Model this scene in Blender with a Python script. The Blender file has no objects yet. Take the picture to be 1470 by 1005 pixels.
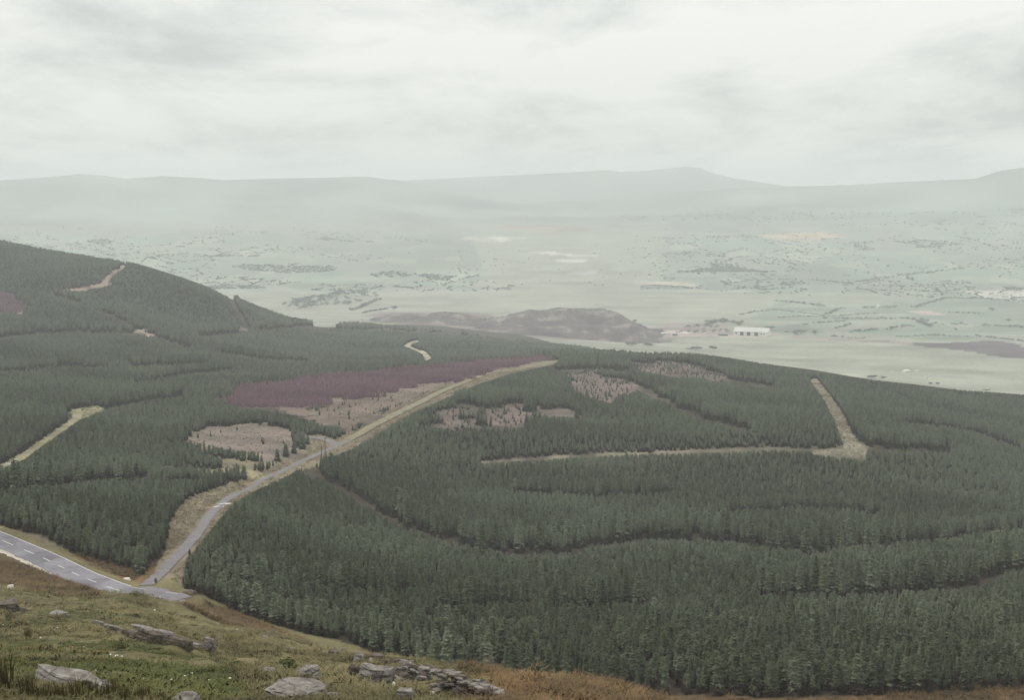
import bpy, math, random
import numpy as np
from mathutils import Vector, noise as mnoise

R = math.radians
rng = np.random.default_rng(7)
random.seed(7)

# ------------------------------------------------------------------ camera
F_PX = 2042.0            # 50 mm lens on 36 mm film, photograph 1470 x 1005
CX, CY = 735.0, 502.5
CAM_Z = 250.0            # metres above the valley floor
PITCH = math.atan((CY - 290.0) / F_PX)
scene = bpy.context.scene
cam_d = bpy.data.cameras.new('camera')
cam_d.lens = 50.0
cam_d.sensor_width = 36.0
cam_d.clip_start = 0.5
cam_d.clip_end = 80000.0
cam = bpy.data.objects.new('camera', cam_d)
scene.collection.objects.link(cam)
cam.location = (0, 0, CAM_Z)
cam.rotation_euler = (math.pi / 2 - PITCH, 0, 0)
scene.camera = cam

# ------------------------------------------------------------------ overcast sky, veiled sun, exposure
SUN_ELEV, SUN_ROT = R(60), R(-75)
world = bpy.data.worlds.new('World')
scene.world = world
world.use_nodes = True
wn, wl = world.node_tree.nodes, world.node_tree.links
wn.clear()
w_out = wn.new('ShaderNodeOutputWorld')
w_bg = wn.new('ShaderNodeBackground')
w_bg.inputs['Strength'].default_value = 0.1
wl.new(w_bg.outputs[0], w_out.inputs[0])
sky = wn.new('ShaderNodeTexSky')
sky.sky_type = 'NISHITA'
sky.sun_disc = False
sky.sun_elevation = SUN_ELEV
sky.sun_rotation = SUN_ROT
sky.air_density = 1.0
sky.dust_density = 3.0
tc = wn.new('ShaderNodeTexCoord')
sep = wn.new('ShaderNodeSeparateXYZ')
wl.new(tc.outputs['Generated'], sep.inputs[0])


def wmath(op, a, b=None):
    n = wn.new('ShaderNodeMath')
    n.operation = op
    for i, v in enumerate((a, b)):
        if v is None:
            continue
        if isinstance(v, (int, float)):
            n.inputs[i].default_value = v
        else:
            wl.new(v, n.inputs[i])
    return n.outputs[0]


zc = wmath('MAXIMUM', sep.outputs['Z'], 0.0)
den = wmath('ADD', zc, 0.15)
comb = wn.new('ShaderNodeCombineXYZ')
wl.new(wmath('DIVIDE', sep.outputs['X'], den), comb.inputs[0])
wl.new(wmath('DIVIDE', sep.outputs['Y'], den), comb.inputs[1])


def wnoise(scale, detail, rough, dist, off):
    mp = wn.new('ShaderNodeMapping')
    mp.inputs['Location'].default_value = off
    mp.inputs['Scale'].default_value = (1.0, 0.62, 1.0)
    wl.new(comb.outputs[0], mp.inputs[0])
    n = wn.new('ShaderNodeTexNoise')
    n.inputs['Scale'].default_value = scale
    n.inputs['Detail'].default_value = detail
    n.inputs['Roughness'].default_value = rough
    n.inputs['Distortion'].default_value = dist
    wl.new(mp.outputs[0], n.inputs['Vector'])
    return n.outputs['Fac']


cl = wmath('ADD', wmath('MULTIPLY', wnoise(1.35, 8.0, 0.60, 0.3, (3.2, 1.7, 0)), 0.72),
           wmath('MULTIPLY', wnoise(0.45, 3.0, 0.5, 0.2, (8.1, 4.4, 0)), 0.28))
ramp = wn.new('ShaderNodeValToRGB')
ramp.color_ramp.elements[0].position = 0.39
ramp.color_ramp.elements[0].color = (0.572, 0.590, 0.570, 1)
ramp.color_ramp.elements[1].position = 0.56
ramp.color_ramp.elements[1].color = (0.885, 0.892, 0.850, 1)
e = ramp.color_ramp.elements.new(0.49)
e.color = (0.790, 0.803, 0.765, 1)
wl.new(cl, ramp.inputs[0])
# standard overcast luminance: a cloud sheet is brighter overhead than at the horizon
lum = wmath('MULTIPLY', wmath('ADD', wmath('MULTIPLY', zc, 0.95), 1.0), 10.2)
sc_ = wn.new('ShaderNodeVectorMath')
sc_.operation = 'SCALE'
wl.new(ramp.outputs[0], sc_.inputs[0])
wl.new(lum, sc_.inputs['Scale'])
mixw = wn.new('ShaderNodeMix')
mixw.data_type = 'RGBA'
mixw.inputs['Factor'].default_value = 0.94
wl.new(sky.outputs[0], mixw.inputs['A'])
wl.new(sc_.outputs[0], mixw.inputs['B'])
wl.new(mixw.outputs['Result'], w_bg.inputs['Color'])
world.cycles.sampling_method = 'AUTOMATIC'

sun_d = bpy.data.lights.new('sun', 'SUN')
sun_d.energy = 1.5
sun_d.angle = R(12)
sun_d.color = (1.0, 0.95, 0.87)
sun = bpy.data.objects.new('sun', sun_d)
scene.collection.objects.link(sun)
# Sky Texture rotation runs clockwise from +Y seen from above
sdir = Vector((math.sin(SUN_ROT) * math.cos(SUN_ELEV), math.cos(SUN_ROT) * math.cos(SUN_ELEV), math.sin(SUN_ELEV)))
sun.rotation_euler = sdir.to_track_quat('Z', 'Y').to_euler()

vs = scene.view_settings
vs.view_transform = 'Standard'
vs.look = 'None'
vs.exposure = 0.0
vs.gamma = 1.0
vs.use_curve_mapping = False
scene.render.engine = 'CYCLES'
cy = scene.cycles
cy.use_denoising = True
cy.denoiser = 'OPENIMAGEDENOISE'
cy.use_adaptive_sampling = False
scene.render.filter_size = 1.15
cy.max_bounces = 4
cy.diffuse_bounces = 2
cy.glossy_bounces = 1
cy.transmission_bounces = 1
cy.volume_bounces = 1
cy.transparent_max_bounces = 4
cy.caustics_reflective = False
cy.caustics_refractive = False

COL = scene.collection


# ------------------------------------------------------------------ helpers: naming, meshes, materials
def tag(o, label=None, cat=None, group=None, kind=None):
    if label:
        o['label'] = label
    if cat:
        o['category'] = cat
    if group:
        o['group'] = group
    if kind:
        o['kind'] = kind
    return o


def empty(name, loc, rz=0.0):
    o = bpy.data.objects.new(name, None)
    o.empty_display_size = 0.5
    COL.objects.link(o)
    o.location = loc
    o.rotation_euler = (0, 0, rz)
    return o


def mesh_data(name, verts, faces, mats=(), mi=None, smooth=False):
    me = bpy.data.meshes.new(name)
    me.from_pydata([tuple(v) for v in verts], [], [tuple(f) for f in faces])
    for m in mats:
        me.materials.append(m)
    if mi is not None:
        me.polygons.foreach_set('material_index', np.asarray(mi, dtype=np.int32))
    if smooth:
        me.polygons.foreach_set('use_smooth', np.ones(len(me.polygons), dtype=bool))
    me.update()
    return me


def add(name, me, parent=None, loc=None, rot=None, scale=None):
    o = bpy.data.objects.new(name, me)
    COL.objects.link(o)
    if parent is not None:
        o.parent = parent
    if loc is not None:
        o.location = loc
    if rot is not None:
        o.rotation_euler = rot
    if scale is not None:
        o.scale = scale
    return o


class NT:
    """small helper round a material's node tree"""

    def __init__(self, name):
        self.m = bpy.data.materials.new(name)
        self.m.use_nodes = True
        self.n = self.m.node_tree.nodes
        self.l = self.m.node_tree.links
        self.b = self.n['Principled BSDF']
        self.b.inputs['Specular IOR Level'].default_value = 0.15
        self.b.inputs['Roughness'].default_value = 0.9

    def new(self, t, **kw):
        nd = self.n.new(t)
        for k, v in kw.items():
            setattr(nd, k, v)
        return nd

    def pos(self):
        return self.new('ShaderNodeNewGeometry').outputs['Position']

    def objc(self):
        return self.new('ShaderNodeTexCoord').outputs['Object']

    def noise(self, vec, scale, detail=4.0, rough=0.55, dist=0.0):
        nd = self.new('ShaderNodeTexNoise')
        nd.inputs['Scale'].default_value = scale
        nd.inputs['Detail'].default_value = detail
        nd.inputs['Roughness'].default_value = rough
        nd.inputs['Distortion'].default_value = dist
        self.l.new(vec, nd.inputs['Vector'])
        return nd.outputs['Fac']

    def ramp(self, fac, stops):
        nd = self.new('ShaderNodeValToRGB')
        el = nd.color_ramp.elements
        while len(el) < len(stops):
            el.new(0.5)
        for e_, (p, c) in zip(el, stops):
            e_.position = p
            e_.color = (c, c, c, 1) if isinstance(c, (int, float)) else (*c, 1)
        self.l.new(fac, nd.inputs[0])
        return nd.outputs[0]

    def mix(self, fac, a, b, mode='MIX'):
        nd = self.new('ShaderNodeMix', data_type='RGBA', blend_type=mode)
        for key, v in (('Factor', fac), ('A', a), ('B', b)):
            if isinstance(v, (int, float)):
                nd.inputs[key].default_value = v if key == 'Factor' else (v, v, v, 1)
            elif isinstance(v, tuple):
                nd.inputs[key].default_value = (*v, 1)
            else:
                self.l.new(v, nd.inputs[key])
        return nd.outputs['Result']

    def math(self, op, a, b):
        nd = self.new('ShaderNodeMath', operation=op)
        for i, v in enumerate((a, b)):
            if isinstance(v, (int, float)):
                nd.inputs[i].default_value = v
            else:
                self.l.new(v, nd.inputs[i])
        return nd.outputs[0]

    def attr(self, name, typ='GEOMETRY'):
        return self.new('ShaderNodeAttribute', attribute_name=name, attribute_type=typ)

    def color(self, c):
        if isinstance(c, tuple):
            self.b.inputs['Base Color'].default_value = (*c, 1)
        else:
            self.l.new(c, self.b.inputs['Base Color'])

    def bump(self, h, strength, dist):
        nd = self.new('ShaderNodeBump')
        nd.inputs['Strength'].default_value = strength
        nd.inputs['Distance'].default_value = dist
        self.l.new(h, nd.inputs['Height'])
        self.l.new(nd.outputs[0], self.b.inputs['Normal'])


def m_foliage(name, lo, hi, warm=None):
    t = NT(name)
    tint = t.attr('tint', 'INSTANCER').outputs['Fac']
    c = t.ramp(tint, [(0.0, lo), (1.0, hi)])
    n = t.noise(t.pos(), 0.9, 3.0)
    c = t.mix(t.ramp(n, [(0.3, 0.0), (0.7, 0.45)]), c, warm or tuple(v * 1.35 for v in hi))
    t.color(c)
    t.b.inputs['Roughness'].default_value = 0.85
    return t.m


def m_plain(name, a, b, scale, bump=0.0, rough=0.9, objspace=False, bscale=None):
    t = NT(name)
    p = t.objc() if objspace else t.pos()
    n = t.noise(p, scale, 6.0, 0.62)
    t.color(t.ramp(n, [(0.3, a), (0.7, b)]))
    t.b.inputs['Roughness'].default_value = rough
    if bump:
        t.bump(t.noise(p, bscale or scale * 2.5, 6.0, 0.65), 0.8, bump)
    return t.m


M = {}
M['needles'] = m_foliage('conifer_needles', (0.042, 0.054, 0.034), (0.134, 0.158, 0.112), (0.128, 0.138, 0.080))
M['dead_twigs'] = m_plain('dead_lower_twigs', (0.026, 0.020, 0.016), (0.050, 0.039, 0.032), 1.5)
M['bark'] = m_plain('bark', (0.045, 0.033, 0.024), (0.09, 0.07, 0.05), 3.0)
M['larch'] = m_foliage('bare_larch_twigs', (0.125, 0.062, 0.088), (0.200, 0.108, 0.142), (0.165, 0.100, 0.105))
M['leaves'] = m_foliage('broadleaf_leaves', (0.072, 0.090, 0.078), (0.115, 0.136, 0.112))
M['grass'] = m_foliage('hill_grass', (0.066, 0.064, 0.030), (0.185, 0.160, 0.082), (0.205, 0.165, 0.090))
M['turf'] = m_foliage('green_turf', (0.046, 0.058, 0.020), (0.098, 0.104, 0.036), (0.125, 0.118, 0.046))
M['bracken'] = m_foliage('brown_bracken', (0.042, 0.030, 0.018), (0.190, 0.118, 0.058), (0.175, 0.130, 0.072))
M['dry_grass'] = m_foliage('dry_verge_grass', (0.110, 0.088, 0.056), (0.205, 0.170, 0.112), (0.20, 0.155, 0.10))
M['rush'] = m_foliage('rush_stems', (0.045, 0.045, 0.018), (0.095, 0.080, 0.030), (0.140, 0.085, 0.035))
def m_asphalt():
    t = NT('asphalt')
    p_ = t.pos()
    c_ = t.ramp(t.noise(p_, 0.14, 4.0, 0.6), [(0.35, (0.140, 0.133, 0.152)), (0.65, (0.205, 0.195, 0.218))])
    c_ = t.mix(1.0, c_, t.ramp(t.noise(p_, 3.0, 8.0, 0.75), [(0.3, 0.75), (0.7, 1.25)]), 'MULTIPLY')
    vo = t.new('ShaderNodeTexVoronoi')
    vo.inputs['Scale'].default_value = 0.12
    t.l.new(p_, vo.inputs['Vector'])
    c_ = t.mix(1.0, c_, t.ramp(vo.outputs['Color'], [(0.2, 0.82), (0.8, 1.12)]), 'MULTIPLY')
    t.color(c_)
    t.bump(t.noise(p_, 6.0, 5.0), 0.5, 0.01)
    return t.m


M['asphalt'] = m_asphalt()
M['lane'] = m_plain('worn_lane_surface', (0.130, 0.118, 0.130), (0.205, 0.185, 0.195), 0.5, 0.01)
M['dark_soil'] = m_plain('dark_soil', (0.040, 0.033, 0.024), (0.075, 0.062, 0.045), 0.6)
M['gravel'] = m_plain('pale_gravel', (0.30, 0.27, 0.23), (0.46, 0.42, 0.36), 1.2, 0.02)
M['paint'] = m_plain('road_paint', (0.40, 0.385, 0.37), (0.58, 0.56, 0.53), 1.5)
def m_rock(name, lo, hi, lichen):
    t = NT(name)
    p_ = t.pos()
    c_ = t.ramp(t.noise(p_, 2.2, 8.0, 0.7, 0.3), [(0.28, lo), (0.62, hi)])
    c_ = t.mix(t.ramp(t.noise(p_, 5.5, 5.0, 0.6), [(0.54, 0.0), (0.66, 0.7)]), c_, lichen)
    vo = t.new('ShaderNodeTexVoronoi', feature='DISTANCE_TO_EDGE')
    vo.inputs['Scale'].default_value = 0.9
    mp = t.new('ShaderNodeMapping')
    mp.inputs['Scale'].default_value = (1, 1, 2.6)
    t.l.new(p_, mp.inputs[0])
    nz_ = t.new('ShaderNodeTexNoise')
    nz_.inputs['Scale'].default_value = 1.6
    nz_.inputs['Detail'].default_value = 4.0
    t.l.new(p_, nz_.inputs['Vector'])
    va = t.new('ShaderNodeVectorMath', operation='MULTIPLY_ADD')
    t.l.new(nz_.outputs['Color'], va.inputs[0])
    va.inputs[1].default_value = (1.3, 1.3, 1.3)
    t.l.new(mp.outputs[0], va.inputs[2])
    t.l.new(va.outputs[0], vo.inputs['Vector'])
    cr = t.ramp(vo.outputs['Distance'], [(0.0, 0.6), (0.025, 1.0)])
    c_ = t.mix(1.0, c_, cr, 'MULTIPLY')
    t.color(c_)
    hgt = t.math('ADD', t.noise(p_, 4.0, 8.0, 0.7), t.math('MULTIPLY', cr, 0.5))
    t.bump(hgt, 1.0, 0.12)
    return t.m


M['stone'] = m_rock('grey_stone', (0.085, 0.073, 0.066), (0.275, 0.248, 0.228), (0.37, 0.350, 0.320))
M['darkstone'] = m_rock('dark_stone', (0.050, 0.040, 0.034), (0.150, 0.125, 0.105), (0.21, 0.185, 0.155))
M['whitestone'] = m_plain('quartz_stone', (0.52, 0.49, 0.44), (0.70, 0.67, 0.60), 4.0)
M['wood'] = m_plain('weathered_wood', (0.055, 0.045, 0.040), (0.10, 0.082, 0.072), 4.0)
M['porcelain'] = m_plain('white_insulator', (0.62, 0.62, 0.62), (0.74, 0.74, 0.74), 4.0, rough=0.4)
M['roof_white'] = m_plain('white_sheet_roof', (0.40, 0.40, 0.38), (0.50, 0.50, 0.475), 0.05, rough=0.6)
M['wall_grey'] = m_plain('pale_wall', (0.34, 0.32, 0.30), (0.44, 0.42, 0.40), 0.2)
M['wall_white'] = m_plain('limewashed_wall', (0.66, 0.65, 0.62), (0.78, 0.77, 0.74), 0.2)
M['dark'] = m_plain('dark_opening', (0.035, 0.035, 0.04), (0.06, 0.06, 0.065), 0.5)
M['slate'] = m_plain('slate_roof', (0.12, 0.12, 0.13), (0.18, 0.18, 0.19), 0.3)
M['rust'] = m_plain('rusty_sheet', (0.30, 0.13, 0.08), (0.38, 0.18, 0.11), 0.4)


# ------------------------------------------------------------------ sight lines and the land's height table
def pix_dir(px, py):
    u = (np.asarray(px, float) - CX) / F_PX
    v = (CY - np.asarray(py, float)) / F_PX
    return u, math.cos(PITCH) + v * math.sin(PITCH), -math.sin(PITCH) + v * math.cos(PITCH)


def drop_at(px, py, d):
    x, y, z = pix_dir(px, py)
    return -d * z / np.hypot(x, y)


def project(x, y, z):
    z = z - CAM_Z
    fwd = y * math.cos(PITCH) - z * math.sin(PITCH)
    up = y * math.sin(PITCH) + z * math.cos(PITCH)
    fwd = np.where(fwd < 0.1, 0.1, fwd)
    return CX + F_PX * x / fwd, CY - F_PX * up / fwd


def px_az(px):
    return np.arctan2((np.asarray(px, float) - CX) / F_PX, 0.99)


def pchip(xk, yk, x):
    xk, yk = np.asarray(xk, float), np.asarray(yk, float)
    h = np.diff(xk)
    dl = np.diff(yk) / h
    m = np.zeros_like(yk)
    m[0], m[-1] = dl[0], dl[-1]
    for i in range(1, len(xk) - 1):
        if dl[i - 1] * dl[i] > 0:
            w1, w2 = 2 * h[i] + h[i - 1], h[i] + 2 * h[i - 1]
            m[i] = (w1 + w2) / (w1 / dl[i - 1] + w2 / dl[i])
    i = np.clip(np.searchsorted(xk, x) - 1, 0, len(h) - 1)
    t = np.clip((x - xk[i]) / h[i], 0, 1)
    return ((1 + 2 * t) * (1 - t) ** 2 * yk[i] + t * (1 - t) ** 2 * h[i] * m[i]
            + t * t * (3 - 2 * t) * yk[i + 1] + t * t * (t - 1) * h[i] * m[i + 1])


def sstep(a, b, x):
    t = np.clip((x - a) / (b - a), 0, 1)
    return t * t * (3 - 2 * t)


def _hash(ix, iy, seed):
    n = (ix.astype(np.int64) * 374761393 + iy.astype(np.int64) * 668265263 + seed * 144665) & 0x7fffffff
    n = ((n ^ (n >> 13)) * 1274126177) & 0x7fffffff
    return ((n ^ (n >> 16)) & 0xffff) / 65535.0


def vnoise(x, y, seed=0):
    ix, iy = np.floor(x), np.floor(y)
    fx, fy = x - ix, y - iy
    fx, fy = fx * fx * (3 - 2 * fx), fy * fy * (3 - 2 * fy)
    a, b = _hash(ix, iy, seed), _hash(ix + 1, iy, seed)
    c, d = _hash(ix, iy + 1, seed), _hash(ix + 1, iy + 1, seed)
    return (a + (b - a) * fx) * (1 - fy) + (c + (d - c) * fx) * fy - 0.5


def fbm(x, y, wl_, octv=4, seed=0, gain=0.5):
    s, amp = 0.0, 1.0
    x, y = np.asarray(x, float) / wl_, np.asarray(y, float) / wl_
    for k in range(octv):
        ca, sa = math.cos(0.6 * k + 0.3), math.sin(0.6 * k + 0.3)
        s = s + amp * vnoise((x * ca - y * sa) * 2 ** k, (x * sa + y * ca) * 2 ** k, seed + k)
        amp *= gain
    return s


CAN = 4.4


def profile(px, knots):
    """knots: ('k', distance, image row of bare ground), ('c', distance, row of the tree tops), ('p', distance, drop)"""
    out = [(0.5, 1.65), (5.0, 2.5), (14.0, 5.75), (20.0, 7.9)]
    for t, d, v in knots:
        if t == 'k':
            out.append((d, float(drop_at(px, v, d))))
        elif t == 'c':
            out.append((d, float(drop_at(px, v, d)) + CAN))
        else:
            out.append((d, v))
    out += [(3600, 250), (4600, 250), (30000, 250)] if out[-1][0] < 3599 else [(30000, 250)]
    return out


K = lambda d, y: ('k', d, y)
C = lambda d, y: ('c', d, y)
P = lambda d, z: ('p', d, z)
COLS = {
    -200: [K(28, 1003), K(45, 962), K(75, 915), K(120, 870), K(180, 836), K(250, 806), K(310, 775), K(345, 752), K(362, 732),
           C(390, 690), C(500, 640), C(640, 590), C(800, 545), C(1000, 500), C(1250, 455), C(1550, 395), C(1800, 350), C(2000, 330),
           P(2250, 55), P(2700, 90), P(3400, 235)],
    0: [K(28, 1005), K(45, 968), K(75, 925), K(120, 885), K(180, 856), K(250, 832), K(300, 808), K(318, 789), K(333, 763),
        C(350, 715), C(420, 690), C(500, 660), C(640, 610), C(800, 565), C(1000, 525), C(1250, 480), C(1550, 420), C(1800, 370),
        C(1950, 344), P(2150, 58), P(2600, 100), P(3300, 235)],
    200: [K(26, 1005), K(45, 962), K(80, 922), K(130, 893), K(190, 876), K(257, 863), K(268, 857), K(277, 847), K(292, 831), K(304, 819),
          C(330, 758), C(420, 715), C(520, 675), C(650, 625), C(800, 580), C(1000, 535), C(1250, 490), C(1500, 440), C(1720, 375),
          P(1900, 82), P(2300, 140), P(2900, 240)],
    300: [K(26, 1006), K(45, 970), K(80, 938), K(130, 914), K(190, 900), K(255, 883), K(275, 868), K(290, 845), K(305, 815), K(330, 785),
          K(365, 755), K(405, 733), K(450, 716), K(520, 686), K(600, 655), K(650, 634), C(730, 598), C(850, 568), C(1000, 545), C(1250, 503),
          C(1500, 462), C(1680, 413), P(1900, 112), P(2300, 175), P(2900, 242)],
    430: [K(25, 1008), K(45, 980), K(75, 955), K(120, 938), K(180, 925), K(255, 912), C(275, 868), C(350, 800), C(430, 745),
          C(500, 712), C(550, 690), K(600, 664), K(650, 641), C(720, 602), K(900, 567), K(1000, 552), C(1150, 535), C(1400, 505),
          C(1700, 483), C(2000, 464), P(2200, 198), P(2600, 225), P(3000, 240)],
    600: [K(25, 1010), K(40, 990), K(55, 972), K(75, 950), P(120, 42), P(200, 70), P(240, 82), C(250, 905), C(300, 860), C(400, 790),
          C(500, 732), C(580, 690), K(650, 655), C(720, 605), K(830, 574), K(900, 568), K(1050, 541), C(1150, 525), C(1400, 508),
          C(1700, 492), C(2000, 478), C(2300, 467), K(2600, 463), P(3000, 240)],
    735: [K(28, 1012), K(40, 1002), K(60, 985), K(85, 972), P(130, 47), P(200, 73), P(235, 82), C(245, 925), C(300, 870), C(400, 800),
          C(500, 742), C(600, 692), K(680, 658), C(700, 630), C(800, 590), C(950, 555), C(1150, 522), K(1260, 523), P(1400, 155),
          C(1700, 500), C(2100, 486), C(2400, 477), P(2560, 235), P(2900, 245)],
    900: [K(45, 1012), K(75, 1003), K(100, 997), P(140, 52), P(200, 73), P(228, 81), C(236, 945), C(300, 882), C(400, 812), C(500, 757),
          C(600, 706), C(660, 664), K(700, 653), C(715, 625), C(850, 585), C(1000, 555), C(1200, 520), C(1300, 508), P(1700, 184),
          P(2100, 220), P(2500, 243), P(2800, 250)],
    1100: [P(50, 20.6), P(90, 37), P(140, 56), P(190, 73), K(222, 1003), C(231, 948), C(300, 886), C(400, 820), C(500, 768), C(600, 716),
           C(650, 672), K(700, 647), C(715, 620), C(850, 580), C(1000, 558), C(1150, 535), C(1280, 518), P(1600, 192), P(1900, 224),
           P(2300, 246), P(2800, 250)],
    1250: [P(50, 20.6), P(90, 37), P(140, 56), P(190, 73), K(221, 1002), C(231, 946), C(300, 886), C(400, 817), C(500, 762), C(600, 710),
           C(660, 670), K(700, 651), C(725, 626), C(850, 590), C(1000, 567), C(1200, 543), P(1500, 187), P(1800, 224), P(2150, 245),
           P(2800, 250)],
    1470: [P(50, 20.6), P(90, 37), P(140, 56), P(190, 73), K(224, 1000), C(236, 946), C(300, 890), C(400, 828), C(500, 778), C(600, 737),
           C(700, 702), C(850, 655), C(1000, 615), C(1150, 582), C(1250, 567), P(1500, 217), P(1800, 243), P(2200, 250)],
    1700: [P(50, 20.6), P(90, 37), P(140, 56), P(190, 73), K(225, 1000), C(236, 946), C(300, 895), C(400, 838), C(500, 790), C(600, 752),
           C(700, 722), C(850, 680), C(1000, 645), C(1150, 612), C(1250, 595), P(1500, 230), P(1800, 247), P(2200, 250)],
}

ND = 960
D = np.exp(np.linspace(math.log(1.5), math.log(16000.0), ND))
az_dense = np.linspace(R(-25), R(25), 540)
az_l = -np.exp(np.linspace(math.log(R(25.4)), math.log(R(180)), 36))[::-1]
az_r = np.exp(np.linspace(math.log(R(25.4)), math.log(R(179.9)), 36))
AZ = np.concatenate([az_l, az_dense, az_r])
NA = len(AZ)
lnD = np.log(D)

cxs = sorted(COLS)
col_az = px_az(cxs)
col_h = []
for cx_ in cxs:
    kn = profile(cx_, COLS[cx_])
    dk = np.array([a for a, b in kn])
    zk = np.array([b for a, b in kn])
    col_h.append(pchip(np.log(dk), zk, lnD))
col_h = np.array(col_h)                                # columns x distances
azq = np.clip(AZ, col_az[0], col_az[-1])
ii = np.clip(np.searchsorted(col_az, azq) - 1, 0, len(col_az) - 2)
tt = ((azq - col_az[ii]) / (col_az[ii + 1] - col_az[ii]))[:, None]
drop = col_h[ii] * (1 - tt) + col_h[ii + 1] * tt       # NA x ND
ker = np.exp(-0.5 * (np.arange(-36, 37) / 11.0) ** 2)
ker /= ker.sum()
pad = np.concatenate([np.repeat(drop[:1], 36, 0), drop, np.repeat(drop[-1:], 36, 0)], 0)
drop = sum(ker[k] * pad[k:k + NA] for k in range(73))
H = CAM_Z - drop

XX = np.sin(AZ)[:, None] * D[None, :]
YY = np.cos(AZ)[:, None] * D[None, :]
DD = np.broadcast_to(D[None, :], XX.shape)
PXC = CX + F_PX * 0.99 * np.tan(np.clip(AZ, R(-60), R(60)))  # image column of every azimuth

# the far side of the valley: escarpment at 7.2 km, higher summits at 9 km
yN = np.interp(PXC, [-400, -100, 0, 70, 125, 160, 190, 240, 290, 330, 430, 530, 580, 640, 720, 780, 850, 950, 1050, 1150, 1230, 1290, 1390,
                     1420, 1450, 1480, 1560, 1900],
               [262, 258, 262, 257, 252, 254, 258, 254, 256, 259, 256, 254, 262, 272, 286, 289, 286, 278, 271, 268, 265, 262, 258, 249, 245,
                244, 242, 255])
yF = np.interp(PXC, [0, 480, 540, 580, 640, 700, 740, 800, 870, 890, 930, 980, 1000, 1020, 1050, 1100, 1150, 1250],
               [280, 268, 256, 259, 257, 254, 252, 249, 245, 248, 246, 241, 243, 251, 257, 264, 272, 285])
zN = CAM_Z + 7200 * (290 - yN) / F_PX * 1.01
zF = CAM_Z + 9000 * (290 - yF) / F_PX * 1.01
sN = pchip([3000, 3300, 3600, 4000, 4500, 5000, 5800, 6500, 7000, 7200, 7900, 8800, 30000], [0, 0, 8, 25, 62, 98, 170, 234, 322, 340, 290, 200, 150], D) / 340.0
low = sN[None, :] * 340.0
wN = sstep(5600, 7200, DD)
far = low * (1 - wN) + sN[None, :] * zN[:, None] * wN
sF = np.exp(-((D - 9000) / 900.0) ** 2)
far = np.maximum(far, sF[None, :] * zF[:, None])
H = H + far
amp = 22 * sstep(4000, 5500, DD) * (1 - 0.6 * sstep(6300, 7000, DD))
H = H + amp * fbm(XX, YY, 800, 5, 11)
# hummocks below the trees, bumpy sheep-grazed turf close by
H = H + 4.5 * sstep(420, 600, DD) * (1 - sstep(1900, 2600, DD)) * fbm(XX, YY * 1.5, 95, 2, 21)
H = H + 1.1 * sstep(18, 40, DD) * (1 - sstep(190, 240, DD)) * fbm(XX, YY, 9, 4, 31, 0.6)
H = H + 0.35 * sstep(15, 30, DD) * (1 - sstep(120, 200, DD)) * np.abs(fbm(XX, YY, 1.9, 2, 36))
H = H + 1.6 * sstep(2200, 2700, DD) * (1 - sstep(4600, 5500, DD)) * fbm(XX, YY, 160, 3, 41)


def height(x, y):
    x, y = np.asarray(x, float), np.asarray(y, float)
    d = np.clip(np.hypot(x, y), D[0], D[-1])
    a = np.arctan2(x, y)
    fj = (np.log(d) - lnD[0]) / (lnD[1] - lnD[0])
    j = np.clip(np.floor(fj).astype(int), 0, ND - 2)
    tj = (d - D[j]) / (D[j + 1] - D[j])
    i = np.clip(np.searchsorted(AZ, a) - 1, 0, NA - 2)
    ti = np.clip((a - AZ[i]) / (AZ[i + 1] - AZ[i]), 0, 1)
    return ((H[i, j] * (1 - tj) + H[i, j + 1] * tj) * (1 - ti) + (H[i + 1, j] * (1 - tj) + H[i + 1, j + 1] * tj) * ti)


RAY_D = np.exp(np.linspace(math.log(18.0), math.log(20000.0), 3000))


def ground(px, py, lift=0.0, dmin=18.0):
    """where the sight line through an image point first meets the land"""
    x, y, z = pix_dir(px, py)
    h = math.hypot(x, y)
    t = RAY_D / h
    zz = CAM_Z + z * t
    hit = np.nonzero((zz < height(x * t, y * t) + lift) & (RAY_D > dmin))[0]
    if len(hit) == 0:
        k = len(t) - 1
    else:
        k = hit[0]
    lo, hi = t[max(k - 1, 0)], t[k]
    for _ in range(24):
        mid = 0.5 * (lo + hi)
        if CAM_Z + z * mid < float(height(x * mid, y * mid)) + lift:
            hi = mid
        else:
            lo = mid
    return np.array([x * hi, y * hi, float(height(x * hi, y * hi))])


# ------------------------------------------------------------------ roads (surveyed first: the land is graded to them)
def catmull(pts, n=8):
    pts = [np.asarray(p, float) for p in pts]
    pts = [2 * pts[0] - pts[1]] + pts + [2 * pts[-1] - pts[-2]]
    out = []
    for k in range(1, len(pts) - 2):
        p0, p1, p2, p3 = pts[k - 1:k + 3]
        for s in range(n):
            t = s / n
            out.append(0.5 * ((2 * p1) + (-p0 + p2) * t + (2 * p0 - 5 * p1 + 4 * p2 - p3) * t * t + (-p0 + 3 * p1 - 3 * p2 + p3) * t ** 3))
    out.append(pts[-2])
    return np.array(out)


def road_line(pix, n=8):
    return catmull([ground(*p) for p in pix], n)


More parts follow.
